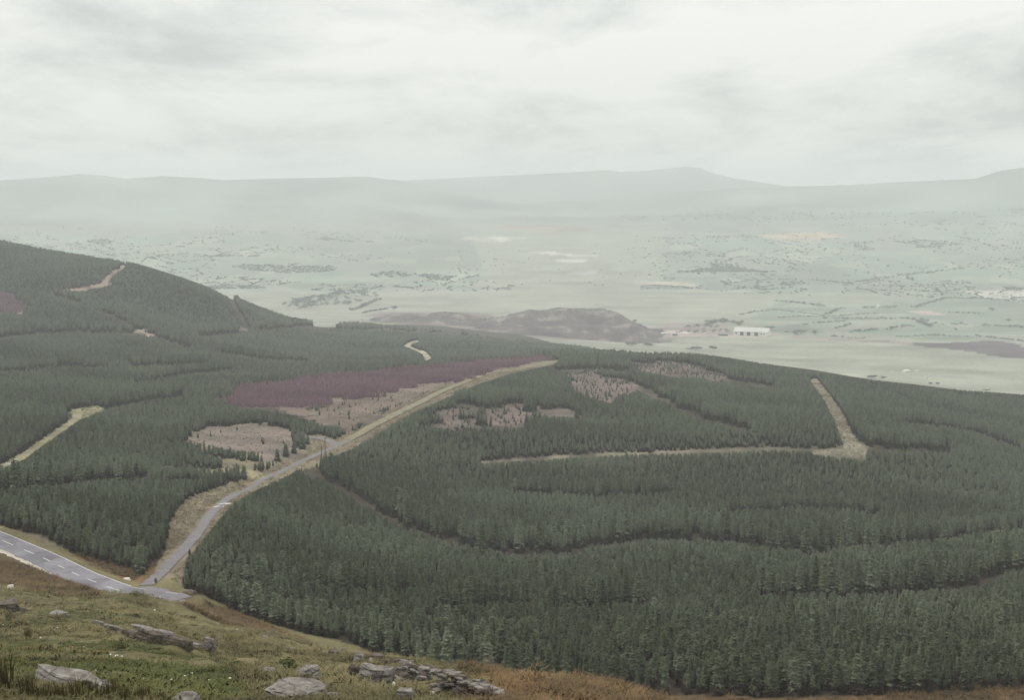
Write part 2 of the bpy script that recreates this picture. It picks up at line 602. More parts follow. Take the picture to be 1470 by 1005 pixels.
main_pts = [ground(*p) for p in [(-150, 722), (-70, 748), (0, 775), (60, 802), (120, 829), (165, 846), (200, 854)]]
v_ = main_pts[-1] - main_pts[-2]
v_ /= np.linalg.norm(v_[:2])
main_pts.append(main_pts[-1] + np.array([v_[0] * 8 - 0.5, v_[1] * 8 - 0.5, -0.2]))
main_line = catmull(main_pts, 10)
lane_line = road_line([(206, 850), (215, 841), (227, 828), (245, 808), (263, 789), (285, 762), (303, 738), (320, 722), (337, 711), (355, 702),
                       (378, 690), (402, 678), (424, 667), (447, 656), (470, 646), (486, 639), (500, 632)], 8)
side_line = road_line([(484, 640), (474, 634), (462, 630), (448, 628), (436, 627)], 6)
track_line = road_line([(500, 632), (530, 614), (562, 597), (602, 577), (645, 557), (700, 538), (745, 528), (800, 519)], 8)


def smooth_z(line, it=20):
    z = line[:, 2].copy()
    for _ in range(it):
        z[1:-1] = 0.25 * z[:-2] + 0.5 * z[1:-1] + 0.25 * z[2:]
    line[:, 2] = z


for ln in (main_line, lane_line, side_line, track_line):
    smooth_z(ln)
k_ = int(np.argmin(np.hypot(main_line[:, 0] - lane_line[0, 0], main_line[:, 1] - lane_line[0, 1])))
lane_line[:18, 2] = np.linspace(main_line[k_, 2], lane_line[17, 2] + 0.1, 18)


def line_dist(x, y, line):
    """distance to a polyline and its height there"""
    best = np.full(x.shape, 1e9)
    zb = np.zeros(x.shape)
    for a, b in zip(line[:-1], line[1:]):
        e_ = b[:2] - a[:2]
        t = np.clip(((x - a[0]) * e_[0] + (y - a[1]) * e_[1]) / max(e_ @ e_, 1e-9), 0, 1)
        dd = np.hypot(x - a[0] - t * e_[0], y - a[1] - t * e_[1])
        m = dd < best
        best = np.where(m, dd, best)
        zb = np.where(m, a[2] + t * (b[2] - a[2]), zb)
    return best, zb


for ln, w0, w1 in ((main_line, 4.2, 7.5), (track_line, 3.0, 7.0), (side_line, 3.0, 6.0), (lane_line, 3.2, 6.5)):
    r = np.hypot(ln[:, 0], ln[:, 1])
    a_ = np.arctan2(ln[:, 0], ln[:, 1])
    js = slice(max(np.searchsorted(D, r.min() - 15) - 1, 0), np.searchsorted(D, r.max() + 15) + 1)
    is_ = slice(max(np.searchsorted(AZ, a_.min() - 0.06) - 1, 0), np.searchsorted(AZ, a_.max() + 0.06) + 1)
    dist, zb = line_dist(XX[is_, js], YY[is_, js], ln)
    w = 1 - sstep(w0, w1, dist)
    H[is_, js] = H[is_, js] * (1 - w) + (zb - 0.10) * w


bank = np.array([ground(118, 858), ground(150, 862), ground(200, 868), ground(240, 875), ground(262, 884)])
js = slice(np.searchsorted(D, 200), np.searchsorted(D, 300))
is_ = slice(np.searchsorted(AZ, R(-20)), np.searchsorted(AZ, R(-8)))
dist, _zb = line_dist(XX[is_, js], YY[is_, js], bank)
dm, _zb = line_dist(XX[is_, js], YY[is_, js], main_line)
H[is_, js] += 1.5 * np.exp(-(dist / 5.0) ** 2) * sstep(4.8, 8.0, dm)

# ------------------------------------------------------------------ ground cover map
def inside(px, py, poly):
    poly = np.asarray(poly, float)
    x0, y0 = poly.min(0)
    x1, y1 = poly.max(0)
    res = np.zeros(px.shape, bool)
    m = (px >= x0) & (px <= x1) & (py >= y0) & (py <= y1)
    if not m.any():
        return res
    qx, qy = px[m], py[m]
    c = np.zeros(qx.shape, bool)
    j = len(poly) - 1
    for i in range(len(poly)):
        xi, yi = poly[i]
        xj, yj = poly[j]
        if yi != yj:
            c ^= ((yi > qy) != (yj > qy)) & (qx < (xj - xi) * (qy - yi) / (yj - yi) + xi)
        j = i
    res[m] = c
    return res


def near_line(px, py, pts, w):
    res = np.zeros(px.shape, bool)
    p = np.asarray(pts, float)
    m = (px >= p[:, 0].min() - w) & (px <= p[:, 0].max() + w) & (py >= p[:, 1].min() - w) & (py <= p[:, 1].max() + w)
    if m.any():
        qx, qy = px[m], py[m]
        best = np.full(qx.shape, 1e9)
        for a, b in zip(p[:-1], p[1:]):
            e_ = b - a
            t = np.clip(((qx - a[0]) * e_[0] + (qy - a[1]) * e_[1]) / (e_ @ e_), 0, 1)
            best = np.minimum(best, np.hypot(qx - a[0] - t * e_[0], qy - a[1] - t * e_[1]))
        res[m] = best < w / 2
    return res


def ragged(x, y, d):
    """uneven natural edges: a world-space wobble of a few metres, given in image units"""
    k = F_PX / np.maximum(d, 60.0)
    return 17.0 * fbm(x, y, 22, 3, 501) * k, 3.2 * fbm(x, y, 17, 3, 502) * k


OPEN = {
    'hill_grass': [(-250, 700), (-150, 712), (0, 755), (60, 770), (110, 797), (175, 830), (203, 838), (222, 815), (240, 790), (238, 765), (250, 735),
                   (270, 715), (330, 695), (345, 690), (362, 688), (400, 665), (440, 652), (428, 640), (450, 636), (436, 628), (455, 623),
                   (480, 631), (505, 622), (560, 588), (620, 559), (690, 534), (770, 520), (805, 516), (800, 522), (745, 533), (690, 550),
                   (640, 571), (575, 601), (530, 630), (505, 644), (470, 658), (440, 668), (400, 688), (358, 708), (332, 725), (305, 757),
                   (287, 780), (268, 802), (260, 842), (278, 872), (330, 893), (400, 913), (440, 928), (470, 1200), (-250, 1200)],
    'clearing': [(268, 624), (330, 612), (385, 610), (425, 618), (440, 632), (425, 645), (400, 656), (385, 661), (365, 661), (330, 652),
                 (290, 645), (255, 632)],
    'glade': [(215, 685), (260, 673), (320, 666), (350, 668), (362, 688), (340, 690), (316, 678), (290, 678), (250, 687)],
    'brash': [(380, 590), (455, 589), (480, 576), (560, 565), (620, 549), (650, 552), (560, 592), (505, 622), (490, 612), (450, 603)],
    'larch': [(328, 558), (420, 546), (520, 536), (620, 526), (720, 517), (765, 514), (800, 511), (790, 517), (700, 534), (640, 548), (560, 564),
              (480, 576), (440, 586), (380, 588), (330, 582)],
    'cut_a': [(603, 602), (640, 589), (680, 598), (668, 618), (620, 612)],
    'cut_b': [(680, 588), (730, 578), (772, 588), (768, 612), (728, 614), (700, 600)],
    'cut_c': [(775, 588), (800, 588), (830, 595), (790, 598)],
    'cut_d': [(806, 542), (850, 532), (895, 543), (912, 558), (890, 578), (840, 572), (815, 558)],
    'cut_e': [(905, 522), (960, 519), (1010, 528), (1045, 540), (1020, 546), (940, 536), (915, 541)],
    'ride_junction': [(1160, 645), (1205, 643), (1212, 640), (1196, 600), (1182, 572), (1162, 545), (1172, 543), (1192, 566), (1214, 598),
                      (1226, 625), (1245, 643), (1243, 659), (1212, 656), (1170, 652)],
    'track_far': [(690, 662), (780, 656), (870, 651), (930, 649.5), (975, 647), (1050, 643.5), (1105, 642), (1165, 644.5), (1165, 646.5), (1105, 644.5), (1040, 648), (975, 650), (930, 650.5), (872, 653), (780, 659), (690, 664.5)],
    'track_w': [(-10, 675), (5, 665), (42, 643), (75, 620), (104, 600), (100, 588), (140, 582), (150, 588), (112, 604), (60, 641), (28, 664), (10, 676)],
    'hill_track': [(182, 372), (187, 378), (164, 400), (145, 411), (90, 421), (88, 417), (135, 407), (158, 392)],
    'hill_patch_a': [(198, 470), (212, 470), (214, 482), (200, 482)],
    'hill_patch_b': [(33, 436), (40, 438), (38, 452), (30, 452)],
    'hill_patch_c': [(336, 468), (352, 472), (352, 476), (338, 475)],
    'winding_track': [(579, 496), (590, 490), (602, 488), (602, 490.5), (592, 493), (588, 496), (600, 502), (612, 505), (620, 514), (611, 518), (606, 508), (594, 502), (583, 498)],
    'bracken_corner': [(1255, 1200), (1275, 998), (1330, 992), (1400, 987), (1480, 985), (1600, 985), (1600, 1200)],
    'dark_larch': [(-40, 415), (0, 417), (20, 428), (36, 440), (32, 449), (0, 450), (-40, 450)],
}
# forest rides: bands seen as the dark flank of the stand behind them (centre line in the photograph, width)
RIDES = [
    ([(442, 672), (480, 687), (520, 711), (560, 736), (610, 760), (680, 779), (745, 789), (800, 787)], 15),
    ([(500, 700), (545, 727)], 16),
    ([(814, 787), (855, 776), (937, 767), (1000, 767), (1060, 772), (1130, 783), (1180, 787)], 15),
    ([(1150, 780), (1260, 777), (1340, 768), (1440, 757), (1500, 750)], 8),
    ([(1325, 834), (1360, 838), (1410, 830), (1440, 812), (1500, 800)], 20),
    ([(1096, 850), (1150, 845), (1192, 845), (1250, 842), (1330, 840)], 12),
    ([(800, 858), (860, 861), (925, 858)], 10),
    ([(640, 862), (690, 858), (760, 862)], 8),
    ([(905, 548), (960, 574), (1010, 597), (1070, 612)], 12),
    ([(1035, 541), (1105, 553)], 9),
    ([(640, 598), (690, 606), (740, 612)], 8),
    ([(660, 577), (720, 581), (790, 590), (830, 597)], 9),
    ([(0, 697), (60, 690), (125, 683), (205, 680)], 11),
    ([(100, 587), (170, 579), (260, 563)], 8),
    ([(250, 632), (300, 648), (370, 660)], 6),
    ([(195, 545), (260, 535), (330, 528)], 5),
    ([(190, 522), (300, 516)], 4),
    ([(320, 504), (380, 512), (440, 515)], 5),
    ([(0, 480), (100, 472), (200, 477)], 6),
    ([(150, 445), (180, 462), (205, 474)], 6),
    ([(215, 479), (270, 495)], 7),
    ([(290, 479), (345, 475)], 7),
    ([(375, 471), (480, 463)], 5),
    ([(295, 407), (330, 424), (342, 445), (356, 472)], 7),
    ([(80, 420), (115, 432)], 5),
    ([(0, 530), (80, 522), (150, 523)], 4),
    ([(440, 468), (560, 472), (700, 482), (830, 493)], 5),
    ([(1240, 635), (1300, 640), (1360, 641)], 11),
    ([(1190, 575), (1215, 605), (1236, 632)], 9),
    ([(920, 520), (1000, 522), (1040, 535)], 5),
    ([(800, 530), (860, 524), (900, 530)], 7),
    ([(1300, 600), (1400, 615), (1470, 640)], 5),
    ([(740, 700), (850, 706), (960, 700)], 6),
    ([(1050, 730), (1150, 722), (1260, 730)], 5),
    ([(450, 830), (520, 840), (600, 838)], 7),
]
ROUGH = ('clearing', 'glade', 'brash', 'larch', 'cut_a', 'cut_b', 'cut_c', 'cut_d', 'cut_e', 'bracken_corner', 'dark_larch', 'hill_track', 'hill_patch_a', 'hill_patch_b', 'hill_patch_c')
FOREST_TOP = [(-400, 330), (-60, 338), (0, 342), (60, 349), (120, 359), (180, 372), (250, 394), (320, 418), (380, 439), (430, 459), (500, 462),
              (560, 467), (640, 474), (720, 481), (800, 489), (860, 494), (930, 499), (1000, 506), (1080, 518), (1160, 531), (1250, 544),
              (1350, 556), (1470, 566), (1540, 571), (1800, 590), (1800, 1300), (-400, 1300)]
XK = [-200, 0, 430, 600, 735, 900, 1100, 1250, 1470, 1700]
FMIN = [360, 335, 255, 240, 236, 229, 222, 222, 225, 225]
XM = [-200, 430, 600, 735, 820, 900, 1000, 1100, 1250, 1470, 1700]
FMAX = [2050, 2450, 2500, 2450, 2050, 1480, 1400, 1360, 1270, 1320, 1320]

PXg, PYg = project(XX, YY, H)
front = np.broadcast_to((np.abs(AZ) < R(60))[:, None], XX.shape)
PXg = np.where(front, PXg, -9999.0)
WX, WY = PXg + ragged(XX, YY, DD)[0], PYg + ragged(XX, YY, DD)[1]
fmin = np.interp(PXC, XK, FMIN)[:, None]
fmax = np.interp(PXC, XM, FMAX)[:, None]

cover = np.zeros(XX.shape + (3,))
nzA = fbm(XX, YY, 14, 4, 51)
nzB = fbm(XX, YY, 60, 4, 61)
nzC = fbm(XX, YY, 420, 4, 71)


def paint(mask, c, k=0.25, nz=None):
    v = 1 + k * 2 * (nzB if nz is None else nz)
    cover[mask] = (np.asarray(c)[None, :] * v[mask][:, None])


grass_m = DD < fmin
paint(DD > 0, (0.044, 0.034, 0.024))                                # needle litter on the forest floor
valley = DD > fmax + 40
paint(valley, (0.208, 0.212, 0.172), 0.16)                          # rough moor grass of the valley, colour greyed and paled to mimic haze
# enclosed fields: every field its own green or straw tone, greyed to mimic haze
FIELD_SEEDS = []
for _ in range(1900):
    a_ = rng.uniform(R(-27), R(27))
    d_ = math.sqrt(rng.uniform(2300 ** 2, 6700 ** 2))
    FIELD_SEEDS.append((math.sin(a_) * d_, math.cos(a_) * d_))
FIELD_SEEDS = np.array(FIELD_SEEDS)


def field_of(x, y):
    i1 = np.zeros(len(x), int)
    gap = np.zeros(len(x))
    ap, sp = np.arctan2(x, y), np.arctan2(FIELD_SEEDS[:, 0], FIELD_SEEDS[:, 1])
    for a0 in np.arange(-28, 28, 2.0):
        m_ = np.nonzero((ap >= R(a0)) & (ap < R(a0 + 2)))[0]
        si = np.nonzero((sp > R(a0 - 5)) & (sp < R(a0 + 7)))[0]
        if len(m_) == 0 or len(si) < 2:
            continue
        dx = (x[m_, None] - FIELD_SEEDS[None, si, 0]).astype(np.float32)
        dy = ((y[m_, None] - FIELD_SEEDS[None, si, 1]) * 0.62).astype(np.float32)
        q = dx * dx + dy * dy
        k1 = q.argmin(1)
        rr_ = np.arange(len(m_))
        q1 = np.sqrt(q[rr_, k1])
        q[rr_, k1] = 1e12
        i1[m_] = si[k1]
        gap[m_] = np.sqrt(q.min(1)) - q1
    return i1, gap


tones = np.array([(0.142, 0.170, 0.138), (0.160, 0.184, 0.150), (0.180, 0.196, 0.162), (0.205, 0.208, 0.172), (0.148, 0.178, 0.142)])
seed_tone = tones[rng.integers(0, 5, len(FIELD_SEEDS))] * rng.uniform(0.88, 1.12, (len(FIELD_SEEDS), 1))


def farmed(px, py, d):
    """where the valley is enclosed farmland"""
    wob = 60 * fbm(px * 1.0, py * 3.0, 70, 3, 611)
    f = (d > 3800 + 2 * wob) & (d < 6300) & (((px + wob < 700) & (py + 0.15 * wob > 335)) | ((px + wob > 930) & (py > 300)))
    f |= inside(px, py, [(1080, 455), (1120, 432), (1230, 440), (1320, 430), (1480, 425), (1600, 425), (1600, 500), (1470, 494), (1400, 488), (1250, 488),
                         (1110, 482)])
    f |= inside(px, py, [(1230, 395), (1480, 380), (1600, 380), (1600, 425), (1470, 412), (1340, 412), (1200, 408)])
    return f


fm = farmed(PXg, PYg, DD) & valley & (np.abs(AZ) < R(26))[:, None]
fi, _g = field_of(XX[fm], YY[fm])
cover[fm] = seed_tone[fi] * (1 + 0.3 * nzC[fm])[:, None]
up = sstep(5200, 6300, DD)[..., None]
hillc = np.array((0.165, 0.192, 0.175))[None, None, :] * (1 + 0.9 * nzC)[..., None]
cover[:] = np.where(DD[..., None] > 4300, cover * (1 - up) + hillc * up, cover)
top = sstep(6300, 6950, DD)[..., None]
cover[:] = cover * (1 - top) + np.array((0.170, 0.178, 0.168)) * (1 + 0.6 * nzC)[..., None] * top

paint(grass_m, (0.145, 0.124, 0.064), 0.35, nzA)
tan_ = (0.230, 0.195, 0.140)
for poly, c in (([(190, 692), (235, 660), (240, 622), (330, 603), (445, 618), (505, 622), (450, 668), (350, 704), (262, 725), (240, 720)], (0.175, 0.148, 0.098)),
                ([(560, 600), (660, 560), (800, 520), (1060, 515), (1060, 560), (900, 590), (780, 620), (600, 625)], (0.068, 0.054, 0.042)),
                ([(660, 672), (690, 655), (1000, 640), (1250, 640), (1260, 668), (1000, 660)], (0.105, 0.090, 0.066))):
    paint(inside(WX, WY, poly) & (DD > 205) & (DD < fmax), c, 0.3, nzA)
for k, c in (('hill_grass', (0.165, 0.135, 0.092)), ('clearing', (0.155, 0.124, 0.104)), ('glade', (0.205, 0.180, 0.105)),
             ('brash', (0.140, 0.106, 0.088)), ('larch', (0.120, 0.078, 0.082)), ('cut_a', (0.122, 0.092, 0.080)), ('cut_b', (0.128, 0.096, 0.084)),
             ('cut_c', (0.12, 0.093, 0.08)), ('cut_d', (0.128, 0.098, 0.085)), ('cut_e', (0.130, 0.094, 0.086)), ('ride_junction', (0.215, 0.195, 0.145)),
             ('track_far', (0.175, 0.155, 0.115)), ('track_w', (0.235, 0.215, 0.13)), ('hill_track', (0.25, 0.19, 0.16)),
             ('hill_patch_a', (0.27, 0.21, 0.17)), ('hill_patch_b', (0.24, 0.18, 0.15)), ('hill_patch_c', (0.2, 0.17, 0.14)),
             ('winding_track', (0.30, 0.27, 0.21)), 
             ('bracken_corner', (0.150, 0.085, 0.042)), ('dark_larch', (0.06, 0.04, 0.05))):
    paint(inside(*((WX, WY) if k in ROUGH else (PXg, PYg)), OPEN[k]) & (DD > (205 if k != 'hill_grass' else fmin)) & (DD < fmax), c, 0.3, nzA)
VAL = [
    ([(1262, 489), (1310, 492), (1345, 494), (1395, 490), (1440, 492), (1480, 499), (1480, 518), (1430, 514), (1380, 510), (1340, 502), (1300, 497)],
     (0.072, 0.052, 0.064)),
    ([(1165, 482), (1250, 486), (1310, 493), (1300, 497), (1230, 489), (1165, 486)], (0.20, 0.16, 0.15)),
    ([(520, 455), (560, 448), (690, 452), (780, 470), (930, 478), (1060, 474), (1062, 483), (960, 490), (900, 492), (700, 480), (560, 468)],
     (0.150, 0.120, 0.115)),
    ([(925, 465), (1050, 468), (1062, 482), (950, 488), (915, 480)], (0.215, 0.175, 0.160)),
    ([(935, 474), (975, 474), (985, 480), (935, 483)], (0.38, 0.32, 0.29)),
    ([(886, 404), (930, 402), (1010, 407), (1010, 411), (930, 409)], (0.31, 0.29, 0.24)),
    ([(670, 341), (700, 339), (745, 342), (740, 347), (700, 347)], (0.34, 0.33, 0.29)),
    ([(760, 363), (800, 362), (830, 364), (800, 366)], (0.36, 0.345, 0.30)),
    ([(790, 367), (840, 364), (885, 366), (860, 370), (810, 370)], (0.34, 0.33, 0.29)),
    ([(770, 374), (800, 372), (860, 374), (850, 377), (790, 378)], (0.33, 0.32, 0.28)),
    ([(800, 392), (850, 390), (880, 393), (840, 397)], (0.31, 0.30, 0.26)),
    ([(1370, 417), (1420, 414), (1480, 415), (1480, 428), (1440, 428), (1410, 423)], (0.37, 0.34, 0.31)),
    ([(1300, 446), (1340, 445), (1375, 450), (1340, 452)], (0.36, 0.28, 0.26)),
    ([(700, 325), (800, 322), (860, 330), (760, 335)], (0.20, 0.16, 0.12)),
    ([(1090, 335), (1180, 332), (1200, 340), (1120, 346)], (0.30, 0.24, 0.18)),
    ([(700, 460), (716, 458), (722, 465), (706, 467)], (0.50, 0.47, 0.43)),
    ([(1040, 476), (1070, 478), (1120, 482), (1120, 485), (1040, 483)], (0.27, 0.21, 0.20)),
]
for poly, c in VAL:
    kf = F_PX / DD
    paint(inside(PXg + 150 * fbm(XX, YY, 260, 3, 511) * kf, PYg + 8 * fbm(XX, YY, 200, 3, 512) * kf, poly) & valley, c, 0.3)
# moor streaks
st = fbm(XX * 0.25, YY, 55, 4, 81)
mm = valley & (DD < 4300)
cover[mm] *= (1 + 0.35 * st[mm])[:, None]
cover[valley] *= 1.18  # all land past the forest paled: extra haze put into the colour
# brown bank below the road
paint(inside(PXg, PYg, [(-250, 745), (0, 790), (60, 812), (140, 853), (120, 856), (60, 842), (0, 838), (-250, 800)]) & (DD < 318), (0.085, 0.056, 0.030), 0.3, nzA)
paint(inside(PXg, PYg, [(100, 795), (170, 830), (205, 840), (225, 820), (215, 805), (150, 800)]) & (DD < 330), (0.125, 0.075, 0.038), 0.3, nzA)
paint(inside(PXg, PYg, [(270, 850), (300, 866), (420, 915), (445, 925), (440, 935), (330, 900), (250, 868)]) & (DD > 200) & (DD < 320), (0.115, 0.085, 0.045), 0.3, nzA)
paint(grass_m & (PXg > 650) & (PYg > 900), (0.115, 0.076, 0.042), 0.4, nzA)
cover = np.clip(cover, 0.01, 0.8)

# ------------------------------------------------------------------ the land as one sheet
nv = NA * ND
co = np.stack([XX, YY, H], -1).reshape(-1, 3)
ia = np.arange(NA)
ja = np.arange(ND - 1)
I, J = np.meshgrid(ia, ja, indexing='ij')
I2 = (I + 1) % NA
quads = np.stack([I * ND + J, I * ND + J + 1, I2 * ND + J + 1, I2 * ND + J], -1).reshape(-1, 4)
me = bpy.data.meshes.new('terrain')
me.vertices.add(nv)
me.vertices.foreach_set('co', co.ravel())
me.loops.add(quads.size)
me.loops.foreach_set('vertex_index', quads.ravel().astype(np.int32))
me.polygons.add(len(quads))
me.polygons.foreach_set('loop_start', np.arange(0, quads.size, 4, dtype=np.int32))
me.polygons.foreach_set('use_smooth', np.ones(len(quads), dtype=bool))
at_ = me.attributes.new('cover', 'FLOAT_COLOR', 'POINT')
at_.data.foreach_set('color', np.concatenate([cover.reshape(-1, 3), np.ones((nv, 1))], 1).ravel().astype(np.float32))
at2 = me.attributes.new('turf', 'FLOAT', 'POINT')
turf = (grass_m & (PXg < 660) & inside(WX, WY, [(-40, 905), (30, 892), (150, 893), (185, 925), (300, 945), (350, 975), (360, 1010), (-40, 1010)])).astype(np.float32) + 0.25 * (grass_m & (PXg < 660))
at2.data.foreach_set('value', turf.ravel())
me.update(calc_edges=True)
me.validate()
t = NT('land')
p = t.pos()
base = t.attr('cover').outputs['Color']
green = t.mix(t.ramp(t.noise(p, 0.9, 5.0), [(0.35, 0.0), (0.7, 1.0)]), (0.045, 0.052, 0.018), (0.095, 0.092, 0.034))
gm = t.math('MULTIPLY', t.ramp(t.noise(p, 0.075, 5.0, 0.6, 0.6), [(0.38, 0.0), (0.52, 1.0)]), t.attr('turf').outputs['Fac'])
c = t.mix(gm, base, green)
c = t.mix(1.0, c, t.ramp(t.noise(p, 1.3, 6.0, 0.7), [(0.25, 0.62), (0.75, 1.38)]), 'MULTIPLY')
c = t.mix(1.0, c, t.ramp(t.noise(p, 0.16, 5.0, 0.6), [(0.25, 0.78), (0.75, 1.22)]), 'MULTIPLY')
t.color(c)
t.bump(t.noise(p, 1.6, 7.0, 0.7), 0.9, 0.25)
me.materials.append(t.m)
land = add('terrain', me)
tag(land, 'grassy hillside falling to a wooded shelf, a farmed valley and distant moors', kind='structure')


# ------------------------------------------------------------------ spoil heap in the valley
SPOIL = []


def spoil_heap(px0, px1, d0, span, knots_x, knots_y, label, seed):
    nx, ny = 130, 50
    xs = np.linspace(px0, px1, nx)
    verts, faces = [], []
    ztop = np.interp(xs, knots_x, knots_y)
    for i, px in enumerate(xs):
        x, y, z = pix_dir(px, 480)
        h = math.hypot(x, y)
        for j in range(ny):
            s = j / (ny - 1)
            d = d0 + span * s
            X, Y = x / h * d, y / h * d
            g = float(height(X, Y))
            zt = CAM_Z - float(drop_at(px, ztop[i], d0 + span * 0.4))
            pr = sstep(0.0, 0.17, s) * 0.50 + sstep(0.22, 0.40, s) * 0.50
            pr *= 1 - sstep(0.62, 1.0, s)
            rough = 1.0 + 0.30 * float(fbm(X * 2.2, Y, 70, 4, seed)) * (1 - 0.6 * sstep(0.35, 0.5, s))
            z_ = g + max(zt - g, 0) * pr * rough + 6.5 * pr * float(fbm(X * 1.4, Y * 0.3, 24, 4, seed + 1)) - 0.6 * (1 - min(pr * 8, 1))
            verts.append((X, Y, z_))
    for i in range(nx - 1):
        for j in range(ny - 1):
            faces.append((i * ny + j, (i + 1) * ny + j, (i + 1) * ny + j + 1, i * ny + j + 1))
    if not SPOIL:
        tt_ = NT('colliery_spoil')
        p_ = tt_.pos()
        mp = tt_.new('ShaderNodeMapping')
        mp.inputs['Scale'].default_value = (0.8, 0.3, 2.6)
        tt_.l.new(p_, mp.inputs[0])
        n1 = tt_.noise(mp.outputs[0], 0.030, 5.0, 0.6, 0.4)
        c_ = tt_.ramp(n1, [(0.36, (0.066, 0.052, 0.058)), (0.56, (0.112, 0.090, 0.094)), (0.63, (0.215, 0.180, 0.168))])
        c_ = tt_.mix(1.0, c_, tt_.ramp(tt_.noise(p_, 0.25, 5.0), [(0.3, 0.8), (0.7, 1.2)]), 'MULTIPLY')
        tt_.color(c_)
        SPOIL.append(tt_.m)
    o = add('spoil_heap', mesh_data('spoil_heap', verts, faces, [SPOIL[0]], smooth=True))
    tag(o, label, kind='structure')


spoil_heap(672, 952, 2430.0, 420.0, [672, 690, 715, 735, 760, 785, 800, 830, 860, 885, 900, 915, 930, 952],
           [474, 468, 464, 457, 452, 451, 447, 446.5, 448, 454, 461, 471, 480, 486], 'long flat topped purple grey spoil heap on the valley floor', 91)
spoil_heap(520, 706, 2620.0, 300.0, [520, 545, 575, 610, 640, 665, 690, 706], [470, 459, 455, 457, 453, 455, 460, 470],
           'low uneven brown spoil bank beside the flat topped heap', 97)


# ------------------------------------------------------------------ road surfaces and markings
def offset_line(line, off):
    t_ = np.gradient(line[:, :2], axis=0)
    t_ /= np.linalg.norm(t_, axis=1)[:, None]
    nrm = np.stack([t_[:, 1], -t_[:, 0]], -1)            # to the side of +x when heading +y
    o = line.copy()
    o[:, :2] += nrm * (off[:, None] if hasattr(off, '__len__') else off)
    return o


def ribbon(name, line, a, b, mat, lift=0.0, parent=None, wob=0.0, seed=0):
    n = len(line)
    oa, ob = np.full(n, float(a)), np.full(n, float(b))
    if wob:
        r_ = np.random.default_rng(seed)
        oa += r_.normal(0, wob, n)
        ob += r_.normal(0, wob, n)
    A, B = offset_line(line, oa), offset_line(line, ob)
    A[:, 2] += lift
    B[:, 2] += lift
    v = [tuple(q) for q in A] + [tuple(q) for q in B]
    f = [(k, k + 1, n + k + 1, n + k) for k in range(n - 1)]
    me_ = mesh_data(name, v, f, [mat], smooth=True)
    if me_.polygons[0].normal.z < 0:
        me_.flip_normals()
    return add(name, me_, parent)


def resample(line, step):
    seg = np.linalg.norm(np.diff(line[:, :2], axis=0), axis=1)
    s = np.concatenate([[0], np.cumsum(seg)])
    q = np.arange(0, s[-1], step)
    return np.stack([np.interp(q, s, line[:, k]) for k in range(3)], -1)


main_r = resample(main_line, 1.5)
road = ribbon('main_road', main_r, -3.5, 3.5, M['asphalt'], 0.02)
tag(road, 'grey two lane asphalt road with broken white centre line', kind='structure')
ribbon('gravel_margin', main_r, 3.5, 4.9, M['gravel'], 0.012, road, 0.22, 3)
ribbon('edge_line', main_r, -3.35, -3.17, M['paint'], 0.026, road)
cl_ = resample(main_line, 0.5)
per, dash = 18, 9                                         # 9 m module
k0 = 4
for k in range(k0, len(cl_) - dash - 1, per):
    ribbon('centre_dash', cl_[k:k + dash + 1], -0.11, 0.11, M['paint'], 0.028, road)
lane_r = resample(lane_line, 1.5)[3:]
lane_o = ribbon('forest_lane', lane_r, -1.4, 1.4, M['lane'], 0.03, None, 0.12, 5)
tag(lane_o, 'narrow lane climbing between the plantations to a fork', kind='structure')
side_r = resample(side_line, 1.5)
side_o = ribbon('side_lane', side_r, -2.1, 2.1, M['lane'], 0.036, None, 0.12, 6)
tag(side_o, 'short lane turning off at the fork behind the conifers', kind='structure')
track_r = resample(track_line, 2.0)
M['greentrack'] = m_plain('grassy_track', (0.135, 0.118, 0.075), (0.250, 0.222, 0.150), 0.22)
tr = ribbon('grass_track', track_r, -2.4, 2.4, M['greentrack'], 0.02, None, 0.5, 7)
ribbon('ditch', track_r, 2.5, 3.3, M['dark_soil'], 0.03, tr, 0.25, 8)
tag(tr, 'pale grassy track running on past the fork along the wooded ridge', kind='structure')
# lay-by beside the junction, draped over the ground
def drape(name, pix_line, a, b, mat, lift, n=7):
    line = resample(catmull([ground(*q) for q in pix_line], 6), 1.2)
    v, f = [], []
    r_ = np.random.default_rng(4)
    for k in range(n):
        off = a + (b - a) * k / (n - 1)
        L_ = offset_line(line, np.full(len(line), off) + (r_.normal(0, 0.2, len(line)) if k in (0, n - 1) else 0))
        zz = height(L_[:, 0], L_[:, 1]) + lift
        v += [(p_[0], p_[1], z_) for p_, z_ in zip(L_, zz)]
    m_ = len(line)
    for k in range(n - 1):
        for q in range(m_ - 1):
            f.append((k * m_ + q, k * m_ + q + 1, (k + 1) * m_ + q + 1, (k + 1) * m_ + q))
    me_ = mesh_data(name, v, f, [mat], smooth=True)
    if me_.polygons[0].normal.z < 0:
        me_.flip_normals()
    return add(name, me_)


lay = drape('lay_by', [(196, 846), (212, 848), (235, 854), (262, 862)], -2.6, 2.6, M['lane'], 0.10)
tag(lay, 'worn lay-by running on from where the lane meets the main road', kind='structure')
for (ax, ay, bx, by) in ((318, 725, 328, 723), (311, 729, 318, 727)):
    q0, q1 = ground(ax, ay), ground(bx, by)
    ribbon('give_way_mark', np.array([q0, q1]), -1.4, 1.4, M['paint'], 0.12, lane_o)


